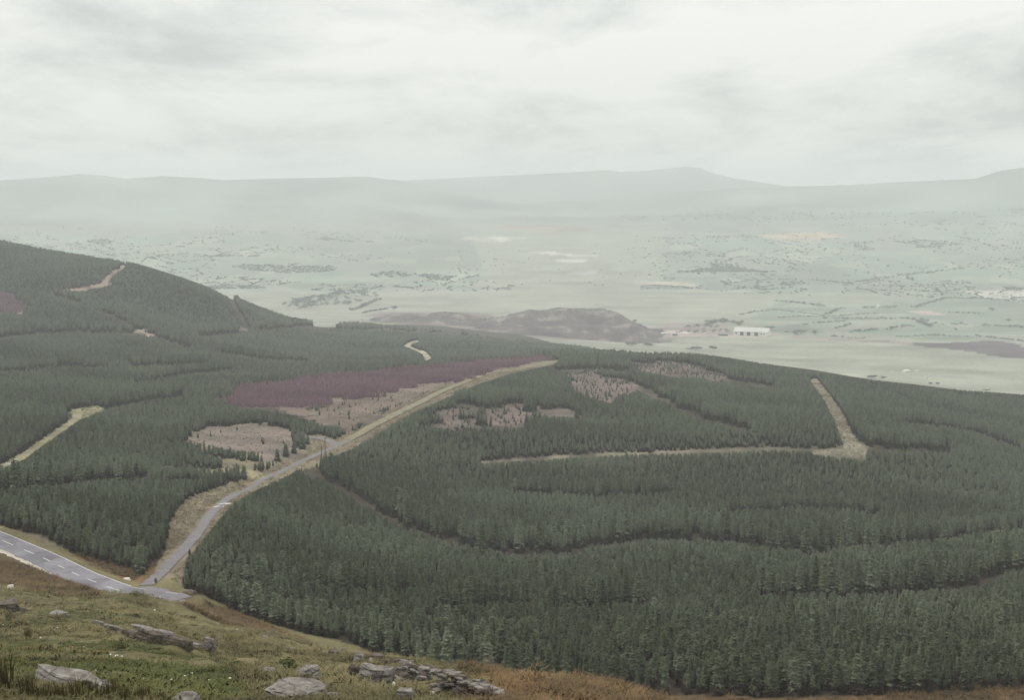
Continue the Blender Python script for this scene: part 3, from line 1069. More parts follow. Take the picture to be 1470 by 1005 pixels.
# ------------------------------------------------------------------ plant meshes
def conifer_mesh(seed, rad=0.21, tiers=18, power=0.62, droop=0.10, live=0.0):
    r_ = random.Random(seed)
    v, f, mi = [], [], []
    for k in range(tiers):
        z = 0.09 + 0.88 * (k / (tiers - 1)) ** 0.9
        rr = rad * max(1.02 - z, 0.02) ** power * r_.uniform(0.86, 1.14)
        n = max(4, int(8 - 3.5 * z))
        a0 = r_.uniform(0, 6.28)
        for q in range(n):
            a = a0 + 6.283 * q / n + r_.uniform(-0.4, 0.4)
            L = rr * r_.uniform(0.66, 1.2)
            zz = z + r_.uniform(-0.025, 0.025)
            up = (droop * z - 0.62 * (1 - 0.55 * z)) * L
            tip = r_.uniform(-0.12, 0.18) * L
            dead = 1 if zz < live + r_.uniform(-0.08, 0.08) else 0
            for fa, fl in ((r_.uniform(-0.6, -0.3), 0.8), (r_.uniform(-0.1, 0.1), 1.0), (r_.uniform(0.3, 0.6), 0.8)):
                ca, sa = math.cos(a + fa), math.sin(a + fa)
                l_ = L * fl * r_.uniform(0.85, 1.1)
                w = (0.014 + 0.16 * l_) * r_.uniform(0.8, 1.3)
                b = len(v)

                def pt(s, side, dz):
                    x, y = l_ * s, w * side
                    return (ca * x - sa * y, sa * x + ca * y, zz + dz)
                v += [pt(0.05, 0, 0.0), pt(0.6, -1, up * 0.6 - 0.014), pt(0.62, 0, up * 0.7 + 0.014), pt(0.6, 1, up * 0.6 - 0.014), pt(1.0, 0, up + tip)]
                f += [(b, b + 1, b + 2), (b, b + 2, b + 3), (b + 1, b + 4, b + 2), (b + 2, b + 4, b + 3)]
                mi += [dead] * 4
    b = len(v)
    v += [(0.02, 0, 0.9), (-0.01, 0.017, 0.9), (-0.01, -0.017, 0.9), (0, 0, 1.0)]
    f += [(b, b + 1, b + 3), (b + 1, b + 2, b + 3), (b + 2, b, b + 3)]
    mi += [0] * 3
    b = len(v)
    for z, rr in ((0.04, 0.6), (0.35, 0.52), (0.7, 0.30), (0.92, 0.08)):
        for q in range(7):
            a = 6.283 * q / 7
            x = rad * rr * r_.uniform(0.8, 1.15)
            v.append((x * math.cos(a), x * math.sin(a), z + r_.uniform(-0.02, 0.02)))
    for s in range(3):
        for q in range(7):
            f.append((b + s * 7 + q, b + s * 7 + (q + 1) % 7, b + s * 7 + 7 + (q + 1) % 7, b + s * 7 + 7 + q))
            mi.append(1 if s == 0 and live > 0 else 0)
    return v, f, mi


def trunk_mesh(r0=0.018, h=0.9, n=6):
    v, f = [], []
    for k, (z, s) in enumerate(((-0.05, 1.3), (0.3, 0.9), (h, 0.15))):
        for q in range(n):
            a = 6.283 * q / n
            v.append((r0 * s * math.cos(a), r0 * s * math.sin(a), z))
    for k in range(2):
        for q in range(n):
            f.append((k * n + q, k * n + (q + 1) % n, k * n + n + (q + 1) % n, k * n + n + q))
    return v, f


def broadleaf_mesh(seed, lobes=6, leaves=260, squash=0.8):
    r_ = random.Random(seed)
    v, f = [], []
    cs = [(r_.uniform(-0.22, 0.22), r_.uniform(-0.22, 0.22), r_.uniform(0.38, 0.78), r_.uniform(0.16, 0.27)) for _ in range(lobes)]
    for _ in range(leaves):
        cx_, cy_, cz_, cr = r_.choice(cs)
        d = Vector((r_.gauss(0, 1), r_.gauss(0, 1), r_.gauss(0, 1))).normalized()
        q = Vector((cx_, cy_, cz_)) + Vector((d.x, d.y, d.z * squash)) * cr * r_.uniform(0.6, 1.05)
        s = r_.uniform(0.03, 0.065)
        t1 = d.cross(Vector((r_.random(), r_.random(), r_.random()))).normalized()
        t2 = (d * 0.5 + t1.cross(d)).normalized()
        b = len(v)
        v += [tuple(q - t1 * s), tuple(q + t2 * s), tuple(q + t1 * s), tuple(q - t2 * s * 0.8 + d * 0.02)]
        f.append((b, b + 1, b + 2, b + 3))
    return v, f


def tuft_mesh(seed, blades, spread, lean, width, droop=0.25):
    r_ = random.Random(seed)
    v, f = [], []
    for _ in range(blades):
        a = r_.uniform(0, 6.283)
        rad = spread * math.sqrt(r_.random())
        x, y = rad * math.cos(a), rad * math.sin(a)
        h = r_.uniform(0.55, 1.0)
        b_ = r_.uniform(0, 6.283)
        lx, ly = lean * h * math.cos(b_) + 0.3 * x, lean * h * math.sin(b_) + 0.3 * y
        wx, wy = width * math.cos(b_ + 1.57), width * math.sin(b_ + 1.57)
        b = len(v)
        v += [(x - wx, y - wy, -0.1), (x + wx, y + wy, -0.1), (x + lx * 0.45 + wx * 0.7, y + ly * 0.45 + wy * 0.7, h * 0.62),
              (x + lx * 0.45 - wx * 0.7, y + ly * 0.45 - wy * 0.7, h * 0.62), (x + lx * 1.2, y + ly * 1.2, h * (1 - droop * r_.random()))]
        f += [(b, b + 1, b + 2, b + 3), (b + 3, b + 2, b + 4)]
    return v, f


def proto_collection(name, items):
    c_ = bpy.data.collections.new(name)
    for k, (v, f, mats, mi) in enumerate(items):
        c_.objects.link(bpy.data.objects.new('%s_source_%02d' % (name, k), mesh_data('%s_%02d' % (name, k), v, f, mats, mi)))
    return c_


def join(parts):
    v, f, mi = [], [], []
    for pv, pf, m in parts:
        b = len(v)
        v += list(pv)
        f += [tuple(i + b for i in q) for q in pf]
        mi += [m] * len(pf)
    return v, f, mi


def scatter_tree(coll):
    g = bpy.data.node_groups.new('scatter_' + coll.name, 'GeometryNodeTree')
    g.interface.new_socket('Geometry', in_out='INPUT', socket_type='NodeSocketGeometry')
    g.interface.new_socket('Geometry', in_out='OUTPUT', socket_type='NodeSocketGeometry')
    n, l = g.nodes, g.links
    gi, go = n.new('NodeGroupInput'), n.new('NodeGroupOutput')
    ci = n.new('GeometryNodeCollectionInfo')
    ci.inputs['Collection'].default_value = coll
    ci.inputs['Separate Children'].default_value = True
    ci.inputs['Reset Children'].default_value = True
    iop = n.new('GeometryNodeInstanceOnPoints')
    iop.inputs['Pick Instance'].default_value = True

    def na(name, typ):
        q = n.new('GeometryNodeInputNamedAttribute')
        q.data_type = typ
        q.inputs['Name'].default_value = name
        return q.outputs['Attribute']
    l.new(gi.outputs[0], iop.inputs['Points'])
    l.new(ci.outputs[0], iop.inputs['Instance'])
    l.new(na('pick', 'INT'), iop.inputs['Instance Index'])
    l.new(na('turn', 'FLOAT_VECTOR'), iop.inputs['Rotation'])
    l.new(na('size', 'FLOAT_VECTOR'), iop.inputs['Scale'])
    l.new(iop.outputs[0], go.inputs[0])
    return g


def scatter(name, coll, pts, size, tint, pick, tilt=0.05, rs=1):
    r_ = np.random.default_rng(rs)
    n = len(pts)
    me_ = bpy.data.meshes.new(name)
    me_.vertices.add(n)
    me_.vertices.foreach_set('co', np.asarray(pts, np.float32).ravel())
    turn = np.stack([r_.normal(0, tilt, n), r_.normal(0, tilt, n), r_.uniform(0, 6.283, n)], -1)
    for nm, typ, key, arr in (('turn', 'FLOAT_VECTOR', 'vector', turn), ('size', 'FLOAT_VECTOR', 'vector', size), ('tint', 'FLOAT', 'value', tint),
                              ('pick', 'INT', 'value', pick)):
        a__ = me_.attributes.new(nm, typ, 'POINT')
        a__.data.foreach_set(key, np.asarray(arr, np.int32 if typ == 'INT' else np.float32).ravel())
    o = add(name, me_)
    md = o.modifiers.new('scatter', 'NODES')
    md.node_group = scatter_tree(coll)
    return o


# ------------------------------------------------------------------ the conifer plantation
SHAPES = ((100, 0.235, 20, 0.38), (101, 0.215, 20, 0.46), (102, 0.265, 18, 0.32), (103, 0.225, 19, 0.36), (104, 0.255, 18, 0.30), (105, 0.205, 20, 0.50))
CON = [conifer_mesh(*q, live=0.30) for q in SHAPES]                # edge trees: green almost to the ground
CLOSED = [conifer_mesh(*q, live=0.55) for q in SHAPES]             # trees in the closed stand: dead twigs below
TRK = trunk_mesh()
con_items = []
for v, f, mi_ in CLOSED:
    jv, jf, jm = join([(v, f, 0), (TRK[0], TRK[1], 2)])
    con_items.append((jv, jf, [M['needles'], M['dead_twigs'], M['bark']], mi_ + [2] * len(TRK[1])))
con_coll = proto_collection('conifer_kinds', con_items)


def candidates(d0, d1, s, azl=R(26.5), seed=0):
    r_ = np.random.default_rng(seed)
    xm = d1 * math.sin(azl)
    gx, gy = np.meshgrid(np.arange(-xm, xm, s), np.arange(d0 * math.cos(azl) - 2, d1, s))
    x = gx + r_.uniform(-0.42, 0.42, gx.shape) * s
    y = gy + r_.uniform(-0.42, 0.42, gx.shape) * s
    x, y = x.ravel(), y.ravel()
    d = np.hypot(x, y)
    m = (d >= d0) & (d < d1) & (np.abs(np.arctan2(x, y)) < azl)
    return x[m], y[m]


sets = [candidates(214, 620, 1.75, seed=1), candidates(620, 1320, 2.1, seed=2), candidates(1320, 2520, 3.1, seed=3)]
tx = np.concatenate([s[0] for s in sets])
ty = np.concatenate([s[1] for s in sets])
band = np.concatenate([np.full(len(s[0]), k) for k, s in enumerate(sets)])
td = np.hypot(tx, ty)
tz = height(tx, ty)
r2 = np.random.default_rng(5)
stand = fbm(tx, ty, 120, 3, 201)
ripple = fbm(tx * 0.22, ty + 0.15 * tx, 17, 2, 203)
th = 3.8 * (1 + 0.26 * stand + 0.32 * ripple + r2.normal(0, 0.20, len(tx)) + 0.42 * (r2.random(len(tx)) < 0.27))
th = np.clip(th, 1.8, 7.4)
th *= np.array([1.0, 1.03, 1.1])[band]
bx, by = project(tx, ty, tz)
_, topy = project(tx, ty, tz + th)
pxc = CX + F_PX * 0.99 * tx / ty
keep = (td > np.interp(pxc, XK, FMIN)) & (td < np.interp(pxc, XM, FMAX)) & inside(bx, topy, FOREST_TOP)
full_h = th.copy()
pend = keep.copy()
ok = np.zeros(len(tx), bool)
warp = ragged(tx, ty, td)
for frac in (1.0, 0.72, 0.5, 0.36):                                # young trees fill in where tall ones would hide open ground
    idx = np.nonzero(pend & ~ok)[0]
    h_ = full_h[idx] * frac
    x0_, y0_ = bx[idx], by[idx]
    _, y1_ = project(tx[idx], ty[idx], tz[idx] + h_)
    bad = np.zeros(len(idx), bool)
    for k, poly in OPEN.items():
        wx_, wy_ = (warp[0][idx], warp[1][idx]) if k in ROUGH else (0.0, 0.0)
        b0 = inside(x0_ + wx_, y0_ + wy_, poly)
        pend[idx[b0]] = False
        bad |= b0
        for s in np.linspace(0.96, 0.08, 12):
            bad |= inside(x0_ + wx_, y0_ + wy_ + (y1_ - y0_) * s, poly)
    good = idx[~bad]
    ok[good] = True
    th[good] = full_h[good] * frac
keep &= ok
_, topy = project(tx, ty, tz + th)
flank = np.zeros(len(tx), bool)
for pts_, w in RIDES:
    flank |= near_line(bx, topy + w * 1.25, pts_, w * 1.5)
th = np.where(flank & ok & (th >= full_h * 0.99), th * (1.32 + 0.12 * r2.random(len(tx))), th)
for pts_, w in RIDES:
    keep &= ~near_line(bx, by + (topy - by) * 0.96 + 0.18 * w + 5 * fbm(tx, ty, 14, 2, 208), pts_, w * 1.05 + 2.0)
# keep the carriageways clear
for ln, w in ((main_line, 7.0), (lane_line, 4.0), (side_line, 4.0), (track_line, 4.0)):
    dd_, _z = line_dist(tx, ty, ln)
    keep &= dd_ > w
keep &= r2.random(len(tx)) > 0.07 + 0.25 * (fbm(tx, ty, 14, 2, 207) > 0.33)
tx, ty, tz, th, td, bx, by, topy, band, stand = (q[keep] for q in (tx, ty, tz, th, td, bx, by, topy, band, stand))
rows = []
for pts_, hpx_, n_ in (([(248, 640), (300, 651), (345, 658), (374, 663)], 12, 70), ([(225, 692), (262, 686), (300, 692), (340, 691)], 19, 75),
                       ([(252, 646), (310, 656), (350, 661)], 11, 50), ([(215, 695), (262, 690), (318, 696)], 18, 60), ([(270, 612), (330, 604), (400, 612), (445, 624)], 15, 70)):
    p_ = np.array(pts_, float)
    for _ in range(n_):
        q_ = random.random() * (len(p_) - 1.001)
        i_ = int(q_)
        e_ = p_[i_] + (p_[i_ + 1] - p_[i_]) * (q_ - i_)
        g = ground(e_[0] + random.gauss(0, 2), e_[1] + random.gauss(0, 0.8))
        d_ = math.hypot(g[0], g[1])
        rows.append((g[0], g[1], g[2], hpx_ * d_ / F_PX * random.uniform(0.7, 1.15), d_, e_[0], e_[1], e_[1] - hpx_, 1, 0.0))
rows = np.array(rows).T
tx, ty, tz, th, td, bx, by, topy, band, stand = (np.concatenate([q, rw]) for q, rw in zip((tx, ty, tz, th, td, bx, by, topy, band, stand), rows))
band = band.astype(int)
NT_ = len(tx)
tint = np.clip(0.44 + 0.14 * (band == 1) + 0.36 * (band == 2) + 0.9 * fbm(tx, ty, 55, 3, 301) + r2.normal(0, 0.28, NT_), 0, 1)  # mid and far bands paler: distance haze painted into the needle tint
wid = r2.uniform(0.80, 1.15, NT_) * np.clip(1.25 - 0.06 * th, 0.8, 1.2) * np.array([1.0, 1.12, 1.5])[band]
pick = r2.integers(0, 6, NT_)

# trees whose flank is free towards the viewer show from top to foot
cell = {}
for k in range(NT_):
    if td[k] < 460:
        cell.setdefault((int(tx[k] // 3), int(ty[k] // 3)), []).append(k)
vis = (bx > -10) & (bx < 1480) & (topy < 1000) & (topy > 0)
score = np.where(vis, th / td, 0)
hidden = np.full(NT_, 3)
for k in range(NT_):
    if td[k] < 460 and vis[k]:
        ux, uy = -tx[k] / td[k], -ty[k] / td[k]
        cnt = 0
        for s in (2.4, 4.5, 7.0):
            qx, qy = tx[k] + ux * s, ty[k] + uy * s
            cnt += any(abs(tx[m] - qx) < 1.0 and abs(ty[m] - qy) < 1.0 for m in cell.get((int(qx // 3), int(qy // 3)), []))
        hidden[k] = cnt
        score[k] *= (1.0, 0.62, 0.5, 0.45)[cnt]
order = np.argsort(-score)
singles = order[:300]
mass = np.ones(NT_, bool)
mass[singles] = False

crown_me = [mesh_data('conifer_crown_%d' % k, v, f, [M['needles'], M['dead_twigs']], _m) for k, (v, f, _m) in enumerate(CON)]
trunk_me = mesh_data('conifer_trunk', TRK[0], TRK[1], [M['bark']])


def conifer(loc, h, wscale, kind, tn, rz, label, group=None, cat='tree'):
    o = empty('conifer', loc, rz)
    tag(o, label, cat, group)
    c1 = add('crown', crown_me[kind], o, scale=(h * wscale, h * wscale, h))
    c1['tint'] = float(tn)
    add('trunk', trunk_me, o, scale=(h, h, h))
    return o


for k in singles:
    front_row = hidden[k] == 0
    if bx[k] < 262:
        lab, grp = (('dark green conifer on the open edge of the plantation corner by the main road', 'conifers on the main road edge') if front_row else
                    ('dark green conifer behind the edge trees of the plantation corner by the main road', 'conifers behind the main road edge'))
    elif bx[k] < 470:
        lab, grp = (('dark green conifer on the plantation edge facing the lane foot and grass slope', 'conifers on the lane and slope edge') if front_row else
                    ('dark green conifer just inside the plantation edge above the lane foot', 'conifers inside the lane and slope edge'))
    elif bx[k] < 900:
        lab, grp = (('conifer with its whole flank in view behind the boulders and brown bracken', 'front conifers behind the boulders') if front_row else
                    ('conifer showing only its top in the near rows behind the boulders and bracken', 'near conifer tops behind the boulders'))
    else:
        lab, grp = (('conifer with its whole flank in view along the bottom edge of the plantation', 'front conifers along the bottom edge') if front_row else
                    ('conifer showing only its top just behind the bottom edge of the plantation', 'near conifer tops along the bottom edge'))
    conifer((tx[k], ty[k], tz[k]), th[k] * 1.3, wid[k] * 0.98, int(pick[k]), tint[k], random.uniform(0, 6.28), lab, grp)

nearm = mass & (band < 2)
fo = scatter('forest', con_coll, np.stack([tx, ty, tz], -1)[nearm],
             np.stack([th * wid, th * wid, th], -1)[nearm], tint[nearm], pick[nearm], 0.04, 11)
tag(fo, 'dense dark green conifer plantation covering the shelf below the slope', 'forest', kind='stuff')
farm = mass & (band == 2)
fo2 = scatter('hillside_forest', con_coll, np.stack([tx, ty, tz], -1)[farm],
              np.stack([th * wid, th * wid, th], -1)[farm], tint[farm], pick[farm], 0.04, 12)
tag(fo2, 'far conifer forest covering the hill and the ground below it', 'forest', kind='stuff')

# bare larches: the purple stand and the dark one on the hill
lar_items = [(v, f, [M['larch']], None) for v, f, _m in (conifer_mesh(140, 0.26, 9, 0.6, 0.0), conifer_mesh(141, 0.30, 8, 0.5, 0.0), conifer_mesh(142, 0.24, 9, 0.7, 0.0))]
lar_coll = proto_collection('larch_kinds', lar_items)
lx, ly = candidates(740, 1420, 1.9, R(14), 21)
lz_ = height(lx, ly)
qx, qy = project(lx, ly, lz_)
wl_ = ragged(lx, ly, np.hypot(lx, ly))
lm = inside(qx + wl_[0], qy + wl_[1], OPEN['larch']) & (r2.random(len(lx)) > 0.10 + 0.5 * (fbm(lx, ly, 30, 3, 78) > 0.3))
lx2, ly2 = candidates(1350, 1750, 2.6, R(22), 22)
lz2 = height(lx2, ly2)
qx2, qy2 = project(lx2, ly2, lz2)
lm2 = inside(qx2, qy2, OPEN['dark_larch'])
lx, ly, lz_ = np.concatenate([lx[lm], lx2[lm2]]), np.concatenate([ly[lm], ly2[lm2]]), np.concatenate([lz_[lm], lz2[lm2]])
n_ = len(lx)
lh = r2.uniform(1.6, 4.2, n_)
lo = scatter('larch_plantation', lar_coll, np.stack([lx, ly, lz_], -1), np.stack([lh, lh, lh], -1),
             np.clip(0.5 + 1.8 * fbm(lx, ly, 28, 4, 77) + r2.normal(0, 0.28, n_), 0, 1), r2.integers(0, 3, n_), 0.06, 13)
tag(lo, 'purple brown stand of young bare larches beside the ridge track', 'forest', kind='stuff')

M['brash'] = m_foliage('dry_brash', (0.090, 0.066, 0.055), (0.165, 0.125, 0.104), (0.16, 0.115, 0.094))
brash_coll = proto_collection('brash_kinds', [(*tuft_mesh(150 + k, 16, 0.9, 1.5, 0.06), [M['brash']], None) for k in range(3)])
# saplings and brash standing in the clearings
sx, sy, sh, stn, skind = [], [], [], [], []
for key, s, prob, kind in (('clearing', 2.6, 0.45, 1), ('brash', 2.8, 0.42, 1), ('cut_a', 3.4, 0.42, 0), ('cut_b', 3.4, 0.36, 0), ('cut_d', 3.4, 0.38, 0), ('cut_e', 3.4, 0.42, 0),
                           ('clearing', 7, 0.16, 0), ('brash', 6, 0.12, 0), ('larch', 9, 0.10, 0), ('larch', 3, 0.2, 1), ('cut_b', 2.6, 0.35, 1), ('cut_d', 2.6, 0.35, 1), ('cut_e', 2.6, 0.4, 1), ('cut_a', 2.6, 0.35, 1)):
    ax_, ay_ = candidates(500, 1400, s, R(14), len(sx) + 31)
    az_ = height(ax_, ay_)
    qx, qy = project(ax_, ay_, az_)
    m = inside(qx, qy, OPEN[key]) & (r2.random(len(ax_)) < prob)
    sx.append(ax_[m])
    sy.append(ay_[m])
    k = m.sum()
    sh.append(r2.uniform(0.3, 0.8, k) if kind else r2.uniform(0.8, 3.2, k))
    stn.append(r2.random(k))
    skind.append(np.full(k, kind))
sx, sy, sh, stn, skind = map(np.concatenate, (sx, sy, sh, stn, skind))
for kind, coll, nm, lab in ((0, con_coll, 'sapling_growth', 'scattered young conifers in the felled clearings'),
                            (1, brash_coll, 'brash_growth', 'brown brash and dead stems in the felled clearings')):
    m = skind == kind
    if m.any():
        zz = height(sx[m], sy[m])
        o = scatter(nm, coll, np.stack([sx[m], sy[m], zz], -1), np.stack([sh[m] * (1.1 if kind == 0 else 0.8), sh[m] * (1.1 if kind == 0 else 0.8), sh[m]], -1),
                    stn[m] * 0.6, r2.integers(0, 3, m.sum()), 0.08, 14 + kind)
        tag(o, lab, 'undergrowth', kind='stuff')

# single conifers that stand clear of the plantation
for (px, py, hpx, lab) in ((350, 688, 20, 'lone dark conical conifer standing on the verge beside the lane bend'),
                           (398, 662, 18, 'bushy conifer nearest the lane in the small group by the felled clearing'),
                           (410, 656, 20, 'tallest bushy conifer in the small group by the felled clearing'),
                           (422, 651, 17, 'round young conifer in the small group by the felled clearing'),
                           (434, 645, 20, 'pale young conifer at the fork end of the small group'),
                           (442, 638, 13, 'smaller conifer at the fork, behind the small group')):
    g = ground(px, py)
    d_ = math.hypot(g[0], g[1])
    conifer(g, hpx * d_ / F_PX, 1.35, 4, random.uniform(0.3, 0.6), random.uniform(0, 6), lab)

# ------------------------------------------------------------------ broadleaved trees and hedges of the valley
BL = [broadleaf_mesh(200), broadleaf_mesh(201, 7, 300, 0.7), broadleaf_mesh(202, 5, 240, 0.9)]
bl_me = [mesh_data('broadleaf_crown_%d' % k, v, f, [M['leaves']]) for k, (v, f) in enumerate(BL)]
blt_me = mesh_data('broadleaf_trunk', *trunk_mesh(0.03, 0.6), [M['bark']])


def broadleaf(px, py, wpx, hpx, label, group=None):
    g = ground(px, py)
    s = math.hypot(g[0], g[1]) / F_PX
    o = empty('broadleaf_tree', g, random.uniform(0, 6))
    tag(o, label, 'tree', group)
    c1 = add('crown', random.choice(bl_me), o, scale=(wpx * s / 0.62, wpx * s / 0.62, hpx * s))
    c1['tint'] = random.uniform(0.0, 0.5)
    add('trunk', blt_me, o, scale=(hpx * s,) * 3)
    return o


for px, py, w, h, lab in (
        (1170, 481, 7, 9, 'single round tree beside the copse past the white roofed shed'),
        (1130, 479, 6, 5, 'low round tree between the white roofed shed and the copse'),
        (1104, 474, 14, 8, 'broad bush rising behind the end of the white roofed shed'),
        (1150, 480, 15, 9, 'largest tree of the copse past the white roofed shed'),
        (1141, 481, 9, 7, 'smaller tree at the near end of the copse past the shed'),
        (1024, 503, 12, 9, 'round dark bush on the moor edge above the plantation crest'),
        (998, 504, 22, 8, 'wide low bush on the moor edge above the plantation crest'),
        (930, 498, 16, 7, 'low dark bush behind the crest below the spoil heap end'),
        (908, 497, 18, 7, 'wide dark bush behind the crest below the spoil heap end'),
        (565, 446, 8, 9, 'single dark tree at the end of the hillside wood'),
        (912, 463, 5, 6, 'small lone tree at the edge of the spoil heap'),
        (1250, 543, 18, 5, 'low wide bush where the moor meets the plantation'),
        (1268, 545, 9, 6, 'small round bush where the moor meets the plantation'),
        (1336, 552, 6, 4, 'small bush on the moor edge, one of two close together'),
        (1346, 553, 6, 5, 'darker bush on the moor edge, one of two close together'),
        (1415, 562, 9, 4, 'low bush on the moor edge at the far end of the plantation'),
        (600, 459, 14, 9, 'small clump of trees beyond the forest at the valley edge'),
        (632, 460, 17, 9, 'wider clump of trees beyond the forest near the spoil ground'),
        (1448, 462, 7, 5, 'small tree in the hedge of the green pasture'),
        (1372, 475, 4, 5, 'lone small tree in the middle of the green pasture'),
        (1425, 447, 9, 7, 'round tree standing above the hedge by the pale quarry ground')):
    broadleaf(px, py, w, h, lab)


def hedge(pix, hpx, label, gap=0.0, cat='hedge', name='hedge', wob=1.0, group='hedges of the valley fields'):
    pts_ = [ground(*q) for q in pix]
    base_ = pts_[0]
    v, f = [], []
    for a, b in zip(pts_[:-1], pts_[1:]):
        L = np.linalg.norm(b - a)
        s = np.hypot(a[0], a[1]) / F_PX
        n = max(2, int(L / (hpx * s * 0.7)))
        for k in range(n):
            if random.random() < gap:
                continue
            q = a + (b - a) * (k + random.random() * 0.6) / n
            q = np.array([q[0] + random.gauss(0, 3) * wob, q[1] + random.gauss(0, 6) * wob, 0])
            q[2] = float(height(q[0], q[1]))
            h = hpx * s * random.uniform(0.55, 1.3)
            bv, bf = BL[random.randrange(3)]
            ca, sa = math.cos(k * 2.1), math.sin(k * 2.1)
            o_ = len(v)
            sel = random.sample(range(len(bf)), 90)
            for i_, fi_ in enumerate(sel):
                for vi in bf[fi_]:
                    x, y, z = bv[vi]
                    v.append((q[0] - base_[0] + (ca * x - sa * y) * h * 1.7, q[1] - base_[1] + (sa * x + ca * y) * h * 1.7,
                              q[2] - base_[2] + (z - 0.2) * h * 1.15))
                f.append((o_ + i_ * 4, o_ + i_ * 4 + 1, o_ + i_ * 4 + 2, o_ + i_ * 4 + 3))
    o = add(name, mesh_data(name, v, f, [M['leaves']]), loc=tuple(base_))
    o['tint'] = 0.25
    tag(o, label, cat, group)
    return o


hedge([(1112, 432), (1150, 436), (1186, 441)], 5, 'row of bushy trees edging the moor beyond the white roofed shed')
hedge([(1062, 452), (1085, 448), (1115, 445), (1140, 448), (1185, 453)], 2.5, 'thin hedge curving along the lane behind the white roofed shed')
hedge([(1115, 456), (1170, 455), (1215, 453), (1260, 450)], 3, 'straight hedge along the lane through the middle fields', 0.1)
hedge([(1186, 452), (1200, 446), (1210, 442)], 3, 'short hedge joining two lanes in the middle fields')
hedge([(1238, 443), (1256, 442)], 4, 'short hedge before the white cottage')
hedge([(1266, 443), (1288, 441)], 6, 'clump of garden trees beside the white cottage')
hedge([(1312, 442), (1340, 434), (1358, 429)], 4, 'slanting dark hedge climbing to the corner of the field')
hedge([(1358, 429), (1400, 429), (1440, 432), (1480, 434)], 4, 'level hedge below the pale quarry ground')
hedge([(1180, 458), (1230, 459), (1300, 458), (1335, 462)], 5, 'thick belt of hedge trees across the middle fields', 0.05)
hedge([(1340, 466), (1400, 467)], 5, 'line of hedge trees above the green pasture', 0.25)
hedge([(1410, 468), (1440, 469), (1480, 472)], 5, 'thick hedge at the far end of the green pasture')
hedge([(1195, 483), (1225, 486), (1258, 487)], 4, 'broken hedge between pasture and moor', 0.35)
hedge([(1275, 474), (1292, 470), (1312, 469)], 5, 'curved clump of hedge trees in the green pasture')
hedge([(1404, 483), (1430, 486), (1480, 492)], 4, 'hedge at the moor edge above the purple heath')
hedge([(1366, 449), (1412, 451)], 3, 'low straight hedge below the slanting hedge')
hedge([(1258, 421), (1300, 424), (1350, 426)], 3, 'dotted line of thorn bushes on the moor', 0.45)
hedge([(1200, 472), (1222, 466)], 4, 'short slanting hedge in the near pasture', 0.2)
hedge([(1320, 463), (1335, 470)], 6, 'clump of trees at the bend in the belt of hedge trees')
hedge([(1016, 466), (1040, 462), (1064, 468)], 8, 'grove of dark trees behind the white roofed shed', 0, 'grove', 'grove', 1.6, 'groves on the valley floor')
hedge([(975, 478), (1000, 477), (1030, 476), (1050, 477)], 6, 'scrubby grove between the spoil heap and the shed', 0.1, 'grove', 'grove', 2.0, 'groves on the valley floor')
hedge([(684, 463), (700, 460), (720, 459)], 7, 'grove of trees at the near end of the spoil heap', 0, 'grove', 'grove', 1.2, 'groves on the valley floor')
hedge([(414, 440), (440, 432), (475, 424), (510, 420), (540, 426)], 7, 'upper belt of the wood on the valley side', 0, 'grove', 'grove', 3.0, 'groves on the valley floor')
hedge([(430, 443), (465, 438), (500, 436), (520, 433)], 6, 'lower belt of the wood on the valley side', 0.1, 'grove', 'grove', 3.0, 'groves on the valley floor')
hedge([(420, 437), (450, 428), (490, 422), (530, 423)], 8, 'middle belt of the wood on the valley side', 0, 'grove', 'grove', 4.0, 'groves on the valley floor')
hedge([(425, 441), (455, 434), (485, 429), (512, 428)], 7, 'dense heart of the wood on the valley side', 0, 'grove', 'grove', 4.0, 'groves on the valley floor')
hedge([(505, 446), (525, 438), (545, 430)], 5, 'slanting hedge beyond the hillside wood')
hedge([(520, 450), (555, 444)], 4, 'short hedge below the lone tree by the wood')
hedge([(1230, 405), (1300, 395), (1380, 386)], 3.5, 'long hedge slanting up the far fields', 0.1)
hedge([(1200, 410), (1280, 411), (1350, 413)], 3, 'hedge along the top of the moor', 0.2)

hedge([(735, 470), (770, 474), (800, 478)], 5, 'scrub along the foot of the flat topped heap', 0.2, 'grove', 'grove', 1.5, 'groves on the valley floor')
hedge([(560, 458), (590, 455), (645, 457), (672, 459)], 6, 'broken line of trees along the low spoil bank', 0.3, 'grove', 'grove', 1.5, 'groves on the valley floor')
hedge([(985, 472), (1012, 470), (1035, 471)], 7, 'dark thicket between the scrubby grove and the dark grove', 0.0, 'grove', 'grove', 1.5, 'groves on the valley floor')
hedge([(1150, 467), (1185, 464), (1215, 461)], 4, 'hedge of small trees above the copse beside the shed', 0.2)
hedge([(1290, 484), (1340, 482), (1392, 484)], 3, 'thin hedge along the far side of the pale moor', 0.25)
hedge([(1225, 477), (1262, 474)], 5, 'bushy hedge in the pasture below the curved clump', 0.15)
